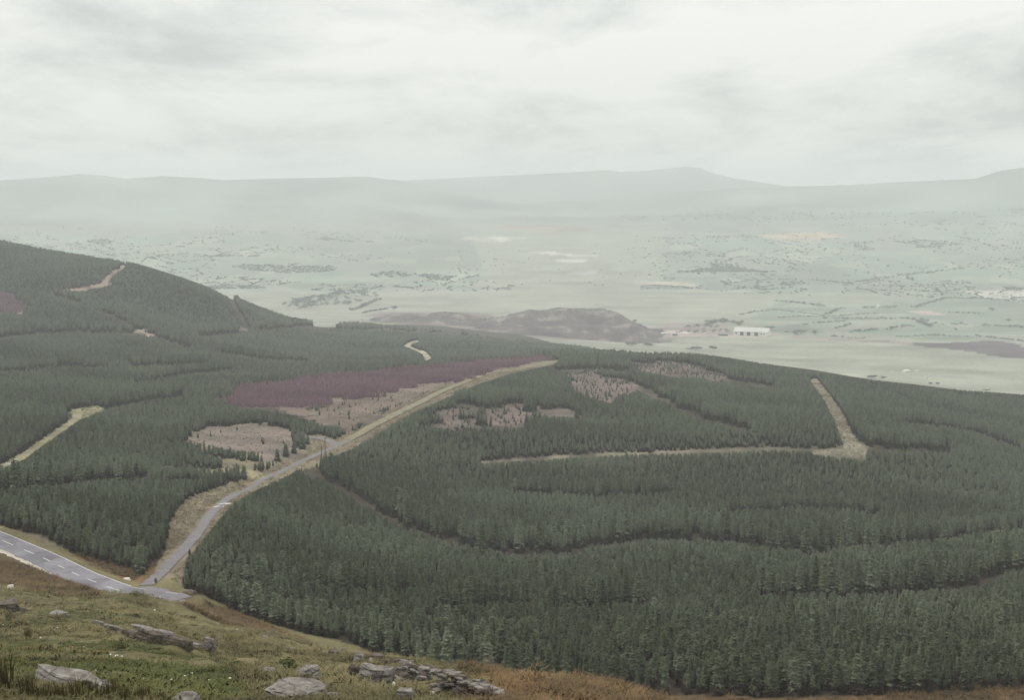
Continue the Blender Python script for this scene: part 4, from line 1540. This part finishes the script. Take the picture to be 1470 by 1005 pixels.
# farmland trees too many and too far to tell apart
bush_items = []
for v, f in BL:
    bush_items.append((v, f, [M['leaves']], None))
bush_coll = proto_collection('bush_kinds', bush_items)
n = 230000
a_ = r2.uniform(R(-21), R(21), n)
d_ = np.exp(r2.uniform(math.log(3700), math.log(6300), n))
hx, hy = np.sin(a_) * d_, np.cos(a_) * d_
hz = height(hx, hy)
qx, qy = project(hx, hy, hz)
m = farmed(qx + r2.normal(0, 45, n), qy + r2.normal(0, 5, n), d_) & (fbm(hx, hy, 900, 3, 401) + r2.normal(0, 0.12, n) > -0.10 + 0.30 * sstep(4500, 6000, d_)) & (fbm(hx, hy, 170, 2, 405) > -0.08)
hx, hy, hz, d_ = hx[m], hy[m], hz[m], d_[m]
_, gap = field_of(hx, hy)
m = ((gap < 3.6) & (r2.random(len(hx)) < 0.6)) | (r2.random(len(hx)) < 0.012) | ((fbm(hx, hy, 260, 3, 402) > 0.42) & (r2.random(len(hx)) < 0.5))
hx, hy, hz = hx[m], hy[m], hz[m]
n = len(hx)
hs = r2.uniform(2.4, 6.4, n)
hb = scatter('farmland_trees', bush_coll, np.stack([hx, hy, hz - 1], -1), np.stack([hs * 2.0, hs * 1.5, hs], -1), r2.random(n) * 0.6, r2.integers(0, 3, n), 0.05, 19)
tag(hb, 'countless hedgerow trees dotted over the hazy far farmland', 'trees', kind='stuff')
# the small wooded hill in the far valley
hx = []
for _ in range(420):
    px = random.gauss(1040, 30)
    py = 391 - abs(random.gauss(0, 5)) * math.exp(-((px - 1040) / 30) ** 2) * 1.5
    hx.append((px, py))
wp = np.array([ground(*q) for q in hx])
ws = r2.uniform(4, 8, len(wp))
o = scatter('hilltop_wood', bush_coll, wp, np.stack([ws * 2, ws * 2, ws], -1), r2.random(len(wp)) * 0.4, r2.integers(0, 3, len(wp)), 0.05, 23)
tag(o, 'dark far wood forming a low mound in the hazy valley', 'wood', kind='stuff')


# ------------------------------------------------------------------ buildings
def box(v, f, x0, x1, y0, y1, z0, z1):
    b = len(v)
    v += [(x0, y0, z0), (x1, y0, z0), (x1, y1, z0), (x0, y1, z0), (x0, y0, z1), (x1, y0, z1), (x1, y1, z1), (x0, y1, z1)]
    f += [(b, b + 3, b + 2, b + 1), (b + 4, b + 5, b + 6, b + 7), (b, b + 1, b + 5, b + 4), (b + 1, b + 2, b + 6, b + 5), (b + 2, b + 3, b + 7, b + 6),
          (b + 3, b, b + 4, b + 7)]


def boxpart(name, parent, mat, *dims):
    v, f = [], []
    box(v, f, *dims)
    return add(name, mesh_data(name, v, f, [mat]), parent)


def gable_house(name, loc, rz, L, W, h, rise, wall, roof, label, cat, openings=(), group=None, chimney=False):
    o = empty(name, loc, rz)
    tag(o, label, cat, group)
    v = [(-L / 2, -W / 2, -1), (L / 2, -W / 2, -1), (L / 2, W / 2, -1), (-L / 2, W / 2, -1), (-L / 2, -W / 2, h), (L / 2, -W / 2, h), (L / 2, W / 2, h),
         (-L / 2, W / 2, h), (-L / 2, 0, h + rise), (L / 2, 0, h + rise)]
    f = [(0, 1, 5, 4), (1, 2, 6, 9, 5), (2, 3, 7, 6), (3, 0, 4, 8, 7)]
    add('wall', mesh_data('wall', v, f, [wall]), o)
    e_ = 0.6
    k = rise / (W / 2)
    z0 = h - e_ * k + 0.06
    rv, rf = [], []
    for s in (-1, 1):
        b = len(rv)
        y1 = s * (W / 2 + e_)
        rv += [(-L / 2 - e_, y1, z0), (L / 2 + e_, y1, z0), (L / 2 + e_, 0, h + rise + 0.06), (-L / 2 - e_, 0, h + rise + 0.06),
               (-L / 2 - e_, y1, z0 + 0.25), (L / 2 + e_, y1, z0 + 0.25), (L / 2 + e_, 0, h + rise + 0.31), (-L / 2 - e_, 0, h + rise + 0.31)]
        q = [(0, 1, 2, 3), (4, 5, 6, 7), (0, 1, 5, 4), (1, 2, 6, 5), (3, 0, 4, 7)]
        rf += [tuple(i + b for i in z) for z in q]
    ro = add('roof', mesh_data('roof', rv, rf, [roof]), o)
    for nm, x0, x1, za, zb in openings:
        boxpart(nm, o, M['dark'], x0, x1, -W / 2 - 0.12, -W / 2 + 0.2, za, zb)
    if chimney:
        boxpart('chimney', ro, wall, L / 2 - 1.6, L / 2 - 0.4, -0.5, 0.5, h + rise - 0.4, h + rise + 1.3)
    return o


ga, gb = ground(1057, 481), ground(1106, 483)
ax_ = math.atan2(gb[1] - ga[1], gb[0] - ga[0])
mid = (ga + gb) / 2
Ls = np.linalg.norm((gb - ga)[:2])
s_ = math.hypot(mid[0], mid[1]) / F_PX
rz_ = math.atan2(mid[0], -mid[1]) * 0 + max(min(ax_, 0.5), -0.5)
ops = [('loading_door', -Ls / 2 + Ls * a, -Ls / 2 + Ls * b, 0, 5 * s_) for a, b in ((0.20, 0.30), (0.40, 0.50), (0.62, 0.73))] + \
      [('window', -Ls / 2 + Ls * a, -Ls / 2 + Ls * b, 2.6, 4.8) for a, b in ((0.06, 0.12), (0.80, 0.84), (0.88, 0.92))]
gable_house('warehouse', mid + np.array([0, 14, 0]), rz_, Ls, 30, 5.5 * s_, 5.2 * s_, M['wall_white'], M['roof_white'],
            'long low industrial shed with white roof and dark doors on the valley floor', 'warehouse', ops)


def small_house(px, py, wpx, hpx, wall, roof, label, rz=0.2, name='house', cat='house', chimney=True, group=None):
    g = ground(px, py)
    s = math.hypot(g[0], g[1]) / F_PX
    L, h = wpx * s, hpx * s * 0.62
    W = max(L * 0.6, 5)
    return gable_house(name, g, rz, L, W, h, hpx * s * 0.4, wall, roof, label, cat, [('door', -L * 0.06, L * 0.06, 0, h * 0.7), ('window', -L * 0.38, -L * 0.2, h * 0.35, h * 0.75),
                       ('window', L * 0.2, L * 0.38, h * 0.35, h * 0.75)], group, chimney)


small_house(1260, 443, 5, 5, M['wall_white'], M['wall_white'], 'white cottage between hedges in the middle of the fields', 0.9)
small_house(1367, 380, 5, 4, M['wall_white'], M['slate'], 'tiny white farmhouse among far hedges, slate roofed', 0.3)
small_house(1449, 375, 6, 4, M['wall_white'], M['slate'], 'tiny white farmhouse farthest along the hazy fields', -0.2)
small_house(1412, 377, 5, 3, M['wall_white'], M['slate'], 'tiny farm building between the two far white farmhouses', 0.1)
small_house(953, 481, 8, 4, M['wall_white'], M['roof_white'], 'white hut in the yard below the spoil heap', 0.1, 'hut', 'hut', False)
small_house(937, 479, 8, 4, M['rust'], M['rust'], 'rust red shed in the yard below the spoil heap', 0.1, 'shed', 'shed', False)
small_house(969, 482, 6, 3, M['dark'], M['slate'], 'dark low shed beside the white hut in the yard', 0.1, 'shed', 'shed', False)
small_house(1038, 482, 12, 3, M['dark'], M['slate'], 'dark low lean-to shed in front of the scrubby grove', 0.05, 'shed', 'shed', False)
small_house(1441, 427, 9, 4, M['wall_white'], M['roof_white'], 'white works building on the pale quarry ground', 0.1, 'works_building', 'building', False)
small_house(1456, 428, 7, 4, M['wall_grey'], M['roof_white'], 'grey works building beside the white one on the quarry ground', 0.1, 'works_building', 'building', False)


# ------------------------------------------------------------------ rocks
def rock_mesh(seed, sx_, sy_, sz_, mat, flat=0.0, sub=4):
    import bmesh
    bm = bmesh.new()
    bmesh.ops.create_icosphere(bm, subdivisions=sub, radius=1.0)
    r_ = random.Random(seed)
    planes = [(Vector((r_.uniform(-.2, .2), r_.uniform(-.25, 0.1), 1)).normalized(), 0.50 - 0.15 * flat)]
    for k in range(11):
        a = 6.283 * k / 11 + r_.uniform(-0.3, 0.3)
        planes.append((Vector((math.cos(a), math.sin(a), r_.uniform(-0.25, 0.55))).normalized(), r_.uniform(0.56, 0.90)))
    for k in range(4):
        planes.append((Vector((r_.gauss(0, 1), r_.gauss(0, 1), r_.uniform(0.3, 1.2))).normalized(), r_.uniform(0.52, 0.75)))
    off = Vector((seed * 3.7, seed * 1.3, 0))
    for v in bm.verts:
        c_ = v.co.copy() * 1.12
        for _ in range(2):
            for d, k in planes:
                q = c_.dot(d)
                if q > k:
                    c_ -= d * (q - k)
        c_ += v.normal * (mnoise.fractal(c_ * 1.6 + off, 0.9, 2.1, 3) * 0.08 - max(0.0, 0.10 - abs(mnoise.noise(c_ * 2.2 + off))) * 0.7 + mnoise.noise(c_ * 13 + off) * 0.03)
        # bedding planes weathered into thin steps
        c_.x += 0.025 * math.sin(c_.z * 19 + seed + 2 * mnoise.noise(c_ * 2 + off))
        c_.y += 0.03 * math.sin(c_.z * 19 + seed)
        v.co = Vector((c_.x * sx_, c_.y * sy_, c_.z * sz_))
    me_ = bpy.data.meshes.new('rock')
    bm.to_mesh(me_)
    bm.free()
    me_.materials.append(mat)
    return me_


def boulder(px, py, wpx, hpx, label, mat='stone', rz=None, flat=0.0, cat='rock', name='boulder', group=None, depth=0.75, tilt=0.0, parent=None):
    g = ground(px, py)
    s = math.hypot(g[0], g[1]) / F_PX
    w, h = wpx * s / 2 * 1.3, hpx * s / 2 * 1.9
    o = add(name, rock_mesh(random.randrange(9999), w, w * depth, h, M[mat], flat), None, (g[0], g[1] + w * depth * 0.3, g[2] + h * 0.42),
            (0, tilt, rz if rz is not None else random.uniform(-0.3, 0.3)))
    if parent is None:
        tag(o, label, cat, group)
    return o


boulder(541, 984, 50, 30, 'large pale squarish boulder at the head of the tumbled wall', rz=0.1)
boulder(433, 1003, 88, 22, 'wide cracked grey slab lying in front of the large boulder', flat=0.6, rz=0.25, tilt=0.12)
boulder(441, 976, 36, 20, 'jagged grey rock perched on top of the wide cracked slab', rz=0.6, tilt=-0.3)
boulder(505, 980, 20, 30, 'dark tilted rock leaning against the large pale boulder', 'darkstone', tilt=0.4)
boulder(541, 947, 23, 9, 'flat capstone slab balanced on the knoll behind the boulder', 'darkstone', flat=0.8)
boulder(515, 951, 16, 14, 'grey upright stone beside the flat capstone', rz=0.4, tilt=0.4)
boulder(478, 945, 18, 12, 'dark rounded rock on the grass knoll crest', 'darkstone')
boulder(494, 937, 7, 6, 'small pale stone on the grass knoll crest', name='stone')
boulder(590, 944, 17, 5, 'thin pale slab on the grass beyond the capstone', flat=0.7)
boulder(583, 1010, 32, 22, 'round pale boulder cut by the bottom edge below the wall')
boulder(605, 975, 17, 14, 'grey block just behind the head of the tumbled wall')
boulder(550, 956, 14, 9, 'dark stone wedged under the flat capstone', 'darkstone')
boulder(533, 953, 10, 8, 'small stone between capstone and large boulder')
boulder(95, 982, 92, 18, 'long pale slab half hidden in rushes at the lower left', flat=0.55, rz=-0.35, tilt=0.16, depth=0.5)
boulder(146, 992, 34, 12, 'broken end of the long pale slab in the rushes', flat=0.4, rz=-0.5, tilt=0.3)
boulder(8, 877, 34, 13, 'dark rock cluster stone at the left edge of the slope', 'darkstone')
boulder(27, 881, 18, 8, 'smaller dark rock beside the left edge cluster', 'darkstone')
boulder(82, 884, 26, 6, 'low pale rock flush with the turf below the road bank', flat=0.6)
boulder(15, 845, 9, 5, 'white stone on the turf under the brown bank', 'whitestone', name='stone')
boulder(385, 968, 30, 8, 'low grey rock left of the wide slab', flat=0.5)
boulder(265, 1010, 50, 10, 'thin pale slab at the bottom edge below the white stones', flat=0.7)
boulder(470, 1003, 26, 8, 'flat fragment at the foot of the wide slab', flat=0.7)
boulder(620, 1001, 8, 8, 'small white stone under the tumbled wall', 'whitestone', name='stone')
boulder(566, 990, 9, 11, 'small white stone at the foot of the large boulder', 'whitestone', name='stone')
boulder(380, 918, 10, 5, 'small pale rock near the forest corner', name='stone')
boulder(420, 935, 10, 5, 'pale flat rock on the crest below the forest corner', flat=0.5, name='stone')

# a ledge of bedded rock breaking the turf
lw = ground(240, 925)
s_ = math.hypot(lw[0], lw[1]) / F_PX
ledge = empty('rock_ledge', lw)
tag(ledge, 'long dark bedded rock ledge breaking through the turf below the road', 'rock')
for k, (px, py, w, h, dp, mat) in enumerate(((190, 915, 38, 10, 0.5, 'darkstone'), (222, 922, 52, 15, 0.45, 'darkstone'), (255, 927, 44, 12, 0.45, 'darkstone'), (288, 931, 30, 9, 0.5, 'darkstone'),
                                             (205, 908, 40, 5, 0.6, 'stone'), (235, 915, 45, 5, 0.6, 'stone'), (272, 929, 44, 4, 0.5, 'stone'), (300, 937, 18, 12, 0.7, 'stone'),
                                             (160, 905, 30, 4, 0.5, 'stone'), (140, 898, 18, 4, 0.6, 'stone'))):
    g = ground(px, py + 3)
    s2 = math.hypot(g[0], g[1]) / F_PX
    add('slab', rock_mesh(400 + k, w * s2 / 2 * 1.35, w * s2 / 2 * dp * 0.6, h * s2 / 2 * 2.1, M[mat], 0.5), ledge,
        (g[0] - lw[0], g[1] - lw[1] + 0.3, g[2] - lw[2] + h * s2 * (0.5 if mat == 'darkstone' else 1.3)), (0, 0.14, -0.2))

# the tumbled dry stone wall
wl0 = ground(640, 992)
wall = empty('tumbled_wall', wl0)
tag(wall, 'low tumbled dry stone wall running down from the large boulder', 'wall')
wpts = [(572, 978), (600, 986), (630, 990), (660, 996), (690, 1002), (720, 1010)]
stones = [rock_mesh(600 + k, 1.0, 0.75, 0.40, M['stone' if k % 3 else 'darkstone'], 0.8, 3) for k in range(8)]
for k in range(130):
    tpos = random.random() ** 1.2 * (len(wpts) - 1.001)
    i_ = int(tpos)
    q = tpos - i_
    px = wpts[i_][0] * (1 - q) + wpts[i_ + 1][0] * q + random.gauss(0, 3)
    py = wpts[i_][1] * (1 - q) + wpts[i_ + 1][1] * q + random.gauss(0, 1.6)
    g = ground(px, py + 4)
    s2 = math.hypot(g[0], g[1]) / F_PX
    w = random.uniform(9, 21) * s2 / 2
    add('stone', random.choice(stones), wall, (g[0] - wl0[0], g[1] - wl0[1], g[2] - wl0[2] + w * 0.3 + random.choice((0.05, 0.15, 0.28, 0.42, 0.52)) * (1 - 0.4 * tpos / 5)),
        (random.gauss(0, 0.15), random.gauss(0.1, 0.15), random.uniform(-0.6, 0.6)), (w * 1.35, w * 1.2, w * random.uniform(0.65, 1.1)))

# white quartz stones strewn over the green turf
ws_me = [rock_mesh(700 + k, 1, 0.8, 0.55, M['whitestone'], 0.2, 2) for k in range(4)]
for px, py, w in ((167, 944, 7), (175, 944, 5), (160, 950, 4), (166, 955, 4), (220, 954, 6), (82, 903, 5), (78, 906, 4), (99, 905, 5), (275, 968, 5), (282, 961, 4),
                  (265, 972, 4), (110, 959, 5), (137, 964, 4), (175, 974, 4), (207, 976, 5), (58, 917, 4), (245, 978, 6), (290, 987, 4), (300, 978, 4), (225, 985, 3), (196, 962, 3),
                  (158, 941, 4), (150, 885, 4), (222, 877, 4), (340, 905, 4), (352, 921, 4), (310, 992, 5), (252, 992, 4), (330, 975, 5), (120, 930, 3), (5, 898, 4), (8, 904, 3)):
    g = ground(px, py)
    s2 = math.hypot(g[0], g[1]) / F_PX * w / 2
    s2 *= 1.15
    o = add('white_stone', random.choice(ws_me), None, (g[0], g[1], g[2] + s2 * 0.35), (0, random.gauss(0, 0.2), random.uniform(0, 6)), (s2, s2, s2))
    tag(o, 'small white stone lying loose on the green and straw turf', 'stone', 'white stones strewn on the turf')

# stones edging the verge past the lay-by
for px, py, w, lab in ((262, 866, 12, 'pale edging stone nearest the lay-by corner'), (285, 877, 10, 'dark edging stone midway down the verge line past the lay-by'),
                       (300, 884, 12, 'last long edging stone on the verge line past the lay-by')):
    boulder(px, py, w, 4, lab, 'stone', flat=0.5, name='edging_stone', cat='stone')
boulder(270, 853, 22, 5, 'dark flat culvert stone on the brown verge under the trees', 'darkstone', flat=0.5)
boulder(182, 833, 10, 3, 'white flat stone on the verge beside the junction', 'whitestone', flat=0.5, name='stone')
# heaps of white stone out on the moor
for px, py, w, lab in ((1302, 534, 12, 'longer white heap of stone on the pale moor'), (1316, 534, 7, 'shorter white heap of stone on the pale moor'),
                       (1331, 543, 5, 'small white heap below the other two on the moor')):
    boulder(px, py, w, 3, lab, 'whitestone', flat=0.3, name='stone_heap', cat='stone heap')


# ------------------------------------------------------------------ posts and poles
def post_mesh(r0, r1, h, n=7):
    v, f = [], []
    for z, r_ in ((-0.4, r0), (h * 0.5, (r0 + r1) / 2), (h, r1)):
        for q in range(n):
            v.append((r_ * math.cos(6.283 * q / n), r_ * math.sin(6.283 * q / n), z))
    for k in range(2):
        for q in range(n):
            f.append((k * n + q, k * n + (q + 1) % n, k * n + n + (q + 1) % n, k * n + n + q))
    f.append(tuple(range(2 * n, 3 * n)))
    return v, f


for px, py, hp, lab in ((223.5, 838, 7.5, 'short dark gatepost at the foot of the lane'), (272, 798, 9, 'dark gatepost up the lane beside the plantation edge')):
    g = ground(px, py)
    s2 = math.hypot(g[0], g[1]) / F_PX
    o = empty('gatepost', g)
    tag(o, lab, 'post')
    add('post', mesh_data('post', *post_mesh(0.22, 0.19, hp * s2), [M['wood']]), o)
    boxpart('hinge_block', o, M['wood'], -0.32, 0.32, -0.12, 0.12, hp * s2 * 0.45, hp * s2 * 0.62)


def ground_at(px, d):
    x, y, _z = pix_dir(px, 650)
    h = math.hypot(x, y)
    X, Y = x / h * d, y / h * d
    return np.array([X, Y, float(height(X, Y))])


for px, py, top_, lab in ((461.5, 658, 638, 'shorter of two wooden power poles beside the lane fork'), (466.8, 654, 628, 'taller of two wooden power poles beside the lane fork')):
    g = ground(px, py)
    s2 = math.hypot(g[0], g[1]) / F_PX
    h = (py - top_) * s2
    o = empty('power_pole', g)
    tag(o, lab, 'pole')
    add('post', mesh_data('post', *post_mesh(0.19, 0.14, h), [M['wood']]), o)
    boxpart('crossarm', o, M['wood'], -0.8, 0.8, -0.08, 0.08, h - 0.45, h - 0.28)
    for x in (-0.7, 0.0, 0.7):
        add('insulator', mesh_data('insulator', *post_mesh(0.07, 0.05, 0.28), [M['porcelain']]), o, (x, 0, h - 0.1 if x == 0 else h - 0.2))
    o.rotation_euler = (0, 0, 1.2)
g = ground_at(16.5, 478)
s2 = math.hypot(g[0], g[1]) / F_PX
ztop = CAM_Z - float(drop_at(16.5, 667, math.hypot(g[0], g[1])))
h = ztop - g[2]
o = empty('power_pole', g, -0.25)
tag(o, 'twin legged power pole with white insulators rising from the conifers', 'pole')
for x in (-0.55, 0.55):
    add('post', mesh_data('post', *post_mesh(0.19, 0.14, h), [M['wood']]), o, (x, 0, 0))
boxpart('crossarm', o, M['porcelain'], -2.1, 2.1, -0.1, 0.1, h - 0.1, h + 0.12)
for x in (-2.0, -1.2, -0.4, 0.4, 1.2, 2.0):
    add('insulator', mesh_data('insulator', *post_mesh(0.13, 0.09, 0.55), [M['porcelain']]), o, (x, 0, h + 0.1))


# ------------------------------------------------------------------ grass, rushes, bracken
def slope_points(n, d0, d1, seed, test=None):
    r_ = np.random.default_rng(seed)
    a = r_.uniform(R(-22.5), R(22.5), n)
    d = np.exp(r_.uniform(math.log(d0), math.log(d1), n))
    x, y = np.sin(a) * d, np.cos(a) * d
    z = height(x, y)
    px, py = project(x, y, z)
    m = d < np.interp(px, XK, FMIN) - 2
    for ln, w in ((main_line, 5.5), (lane_line, 3.0)):
        dd_, _q = line_dist(x, y, ln)
        m &= dd_ > w
    for kx, ky, kw, kh in ((635, 990, 75, 16), (541, 975, 30, 16), (433, 990, 48, 16), (240, 922, 62, 12), (92, 975, 46, 14)):
        m &= ~((np.abs(px - kx) < kw) & (np.abs(py - ky - (px - kx) * (0.2 if kw > 60 else 0)) < kh) & (r_.random(n) < 0.75))
    if test is not None:
        m &= test(px, py, x, y)
    return x[m], y[m], z[m], d[m]


def tufts(name, label, mat, n, d0, d1, seed, hlo, hhi, wide, test, mesh_args, wl_=11, ta=1.3):
    items = [(*tuft_mesh(seed * 10 + k, *mesh_args), [M[mat]], None) for k in range(4)]
    coll = proto_collection(name + '_kinds', items)
    x, y, z, d = slope_points(n, d0, d1, seed, test)
    k = len(x)
    r_ = np.random.default_rng(seed + 1)
    h = r_.uniform(hlo, hhi, k) * (1 + d / 260.0) * (1 + 0.9 * fbm(x, y, 3.5, 2, seed + 5))
    o = scatter(name, coll, np.stack([x, y, z], -1), np.stack([h * wide * (1 + d / 160.0)] * 2 + [h], -1), np.clip(0.5 + fbm(x, y, wl_, 3, seed + 3) * ta + r_.normal(0, 0.2, k), 0, 1),
                r_.integers(0, 4, k), 0.15, seed + 2)
    tag(o, label, 'grass', kind='stuff')


GREEN = [(-40, 905), (30, 892), (150, 893), (185, 925), (300, 945), (350, 975), (360, 1010), (-40, 1010)]
greenish = lambda x, y, px, py: fbm(x, y, 10, 4, 931) + np.where(inside(px, py, GREEN), -0.25, 0.22)
tufts('hill_grass', 'straw and olive tussock grass on the near slope', 'grass', 80000, 15, 240, 61, 0.05, 0.17, 1.8,
      lambda px, py, x, y: ((px < 700) | (fbm(x, y, 4, 3, 961) > 0.18)) & (greenish(x, y, px, py) > -0.12), (22, 0.55, 0.45, 0.034), 5.0, 2.2)
tufts('green_turf', 'short green turf between the rocks', 'turf', 48000, 15, 170, 62, 0.04, 0.09, 2.8,
      lambda px, py, x, y: (px < 640) & (greenish(x, y, px, py) < 0.02), (16, 0.6, 0.4, 0.06))
tufts('bracken', 'brown dead bracken along the foot of the slope', 'bracken', 60000, 15, 240, 63, 0.10, 0.30, 1.3,
      lambda px, py, x, y: (px + 60 * fbm(x, y, 5, 3, 942) > 668) | (inside(px, py, [(-50, 792), (60, 815), (150, 856), (100, 858), (0, 842), (-50, 838)])), (22, 0.55, 0.7, 0.032), 4.0, 2.4)
tufts('heather_scrub', 'patchy dark heather and rushy tussocks among the rocks', 'rush', 16000, 48, 240, 64, 0.08, 0.22, 1.5,
      lambda px, py, x, y: (px < 700) & (fbm(x, y, 5, 3, 951) > 0.17), (16, 0.6, 0.5, 0.06))
# bracken round the foot of the plantation
bxx, byy = candidates(205, 330, 0.75, R(23), 66)
bz = height(bxx, byy)
qx, qy = project(bxx, byy, bz)
m = inside(qx, qy, OPEN['bracken_corner']) | inside(qx, qy, [(100, 793), (170, 828), (205, 838), (222, 818), (215, 805), (150, 798)]) \
    | inside(qx, qy, [(-50, 795), (60, 818), (140, 853), (120, 860), (60, 847), (0, 842), (-50, 838)]) | inside(qx, qy, [(268, 850), (300, 866), (420, 913), (440, 924), (440, 932), (330, 902), (262, 872)])
dd_, _q = line_dist(bxx, byy, main_line)
dd2, _q = line_dist(bxx, byy, lane_line)
m &= (dd_ > 5.5) & (dd2 > 3.5) & (r2.random(len(bxx)) < 0.7)
bxx, byy, bz = bxx[m], byy[m], bz[m]
hh = r2.uniform(0.4, 0.9, len(bxx))
o = scatter('verge_bracken', bpy.data.collections['bracken_kinds'], np.stack([bxx, byy, bz], -1), np.stack([hh * 1.4, hh * 1.4, hh], -1),
            r2.random(len(bxx)) * 0.8, r2.integers(0, 4, len(bxx)), 0.15, 67)
tag(o, 'rusty bracken on the verges under the plantation edge', 'bracken', kind='stuff')

vx, vy = candidates(288, 1150, 1.15, R(17), 68)
vz = height(vx, vy)
qx, qy = project(vx, vy, vz)
vd = np.hypot(vx, vy)
m = inside(qx, qy, OPEN['hill_grass']) & (vd > np.interp(qx, XK, FMIN) - 10)
m |= inside(qx, qy, OPEN['glade']) | inside(qx, qy, OPEN['ride_junction']) | inside(qx, qy, OPEN['track_w'])
for ln, w in ((main_line, 5.0), (lane_line, 2.3), (side_line, 2.6), (track_line, 3.0)):
    dd_, _q = line_dist(vx, vy, ln)
    m &= dd_ > w
m &= r2.random(len(vx)) < 0.5
vx, vy, vz = vx[m], vy[m], vz[m]
hh = r2.uniform(0.25, 0.7, len(vx))
dry_coll = proto_collection('dry_grass_kinds', [(*tuft_mesh(640 + k, 18, 0.6, 0.5, 0.04), [M['dry_grass']], None) for k in range(4)])
o = scatter('verge_grass', dry_coll, np.stack([vx, vy, vz], -1), np.stack([hh * 1.7, hh * 1.7, hh], -1),
            np.clip(0.75 + fbm(vx, vy, 9, 3, 88) * 1.4, 0, 1), r2.integers(0, 4, len(vx)), 0.15, 69)
tag(o, 'rough pale tussocks on the verges of the lane and rides', 'grass', kind='stuff')

# clumps of rushes and dark shrubs one can point at
rush_me = [mesh_data('rush_%d' % k, *tuft_mesh(800 + k, 70, 0.28, 0.28, 0.012, 0.1), [M['rush']]) for k in range(3)]
for px, py, w, h, lab in ((6, 985, 40, 62, 'tall rush clump at the left edge of the frame'), (40, 995, 30, 36, 'rush clump left of the long pale slab'),
                          (62, 1003, 26, 30, 'rush clump in front of the long pale slab'), (110, 1005, 34, 40, 'dark rush clump covering the middle of the pale slab'),
                          (158, 1003, 28, 44, 'rush clump at the end of the long pale slab'), (205, 1004, 28, 30, 'rusty rush clump right of the pale slab'),
                          (85, 1005, 26, 34, 'rush clump between the slab and the bottom edge'), (40, 916, 14, 20, 'small dark rush clump high on the left turf'),
                          (12, 892, 10, 18, 'thin dark rush clump beside the left edge rocks'), (71, 934, 14, 12, 'low dark rush clump on the green turf'),
                          (135, 1004, 26, 36, 'rush clump beside the dark one over the slab'), (180, 1006, 22, 34, 'thin rush clump between two taller ones')):
    g = ground(px, py)
    s2 = math.hypot(g[0], g[1]) / F_PX
    o = add('rush_clump', random.choice(rush_me), None, g, (0, 0, random.uniform(0, 6)), (w * s2 / 0.8, w * s2 / 0.8, h * s2))
    o['tint'] = random.uniform(0.1, 0.6)
    tag(o, lab, 'rushes')
shrub_me = [mesh_data('shrub_%d' % k, *broadleaf_mesh(900 + k, 5, 260, 0.7), [M['turf']]) for k in range(3)]
for px, py, w, h, lab in ((412, 961, 38, 18, 'dark green shrub on the slope left of the large boulder'), (170, 932, 26, 12, 'dark low shrub above the white stones'),
                          (340, 962, 30, 14, 'rusty dark shrub between the ledge and the wide slab'), (295, 912, 20, 6, 'low dark shrub beyond the rock ledge'),
                          (600, 966, 18, 12, 'dark shrub behind the head of the tumbled wall'), (195, 886, 10, 6, 'small dark shrub under the junction'),
                          (480, 995, 50, 16, 'green shrub at the foot of the large boulder'), (626, 955, 12, 10, 'dark shrub on the knoll crest by the bracken')):
    g = ground(px, py)
    s2 = math.hypot(g[0], g[1]) / F_PX
    o = add('shrub', random.choice(shrub_me), None, (g[0], g[1], g[2] - 0.2 * h * s2), (0, 0, random.uniform(0, 6)), (w * s2 / 0.8, w * s2 / 0.8, h * s2 * 1.2))
    o['tint'] = 0.1
    tag(o, lab, 'shrub')

# ------------------------------------------------------------------ the hazy air
zmin = float(H.min()) - 1.5
zmax = float(H.max()) + 25.0
v, f = [], []
box(v, f, -17000, 17000, -17000, 17000, zmin, zmax)
hm = bpy.data.materials.new('haze_air')
hm.use_nodes = True
hn = hm.node_tree.nodes
hn.clear()
ho = hn.new('ShaderNodeOutputMaterial')
pv = hn.new('ShaderNodeVolumePrincipled')
pv.inputs['Color'].default_value = (0.885, 0.938, 0.955, 1)
pv.inputs['Density'].default_value = 1.7e-4
pv.inputs['Anisotropy'].default_value = 0.25
hm.node_tree.links.new(pv.outputs[0], ho.inputs['Volume'])
hz_o = add('haze', mesh_data('haze', v, f, [hm]))
tag(hz_o, 'pale even haze filling the valley air', kind='stuff')
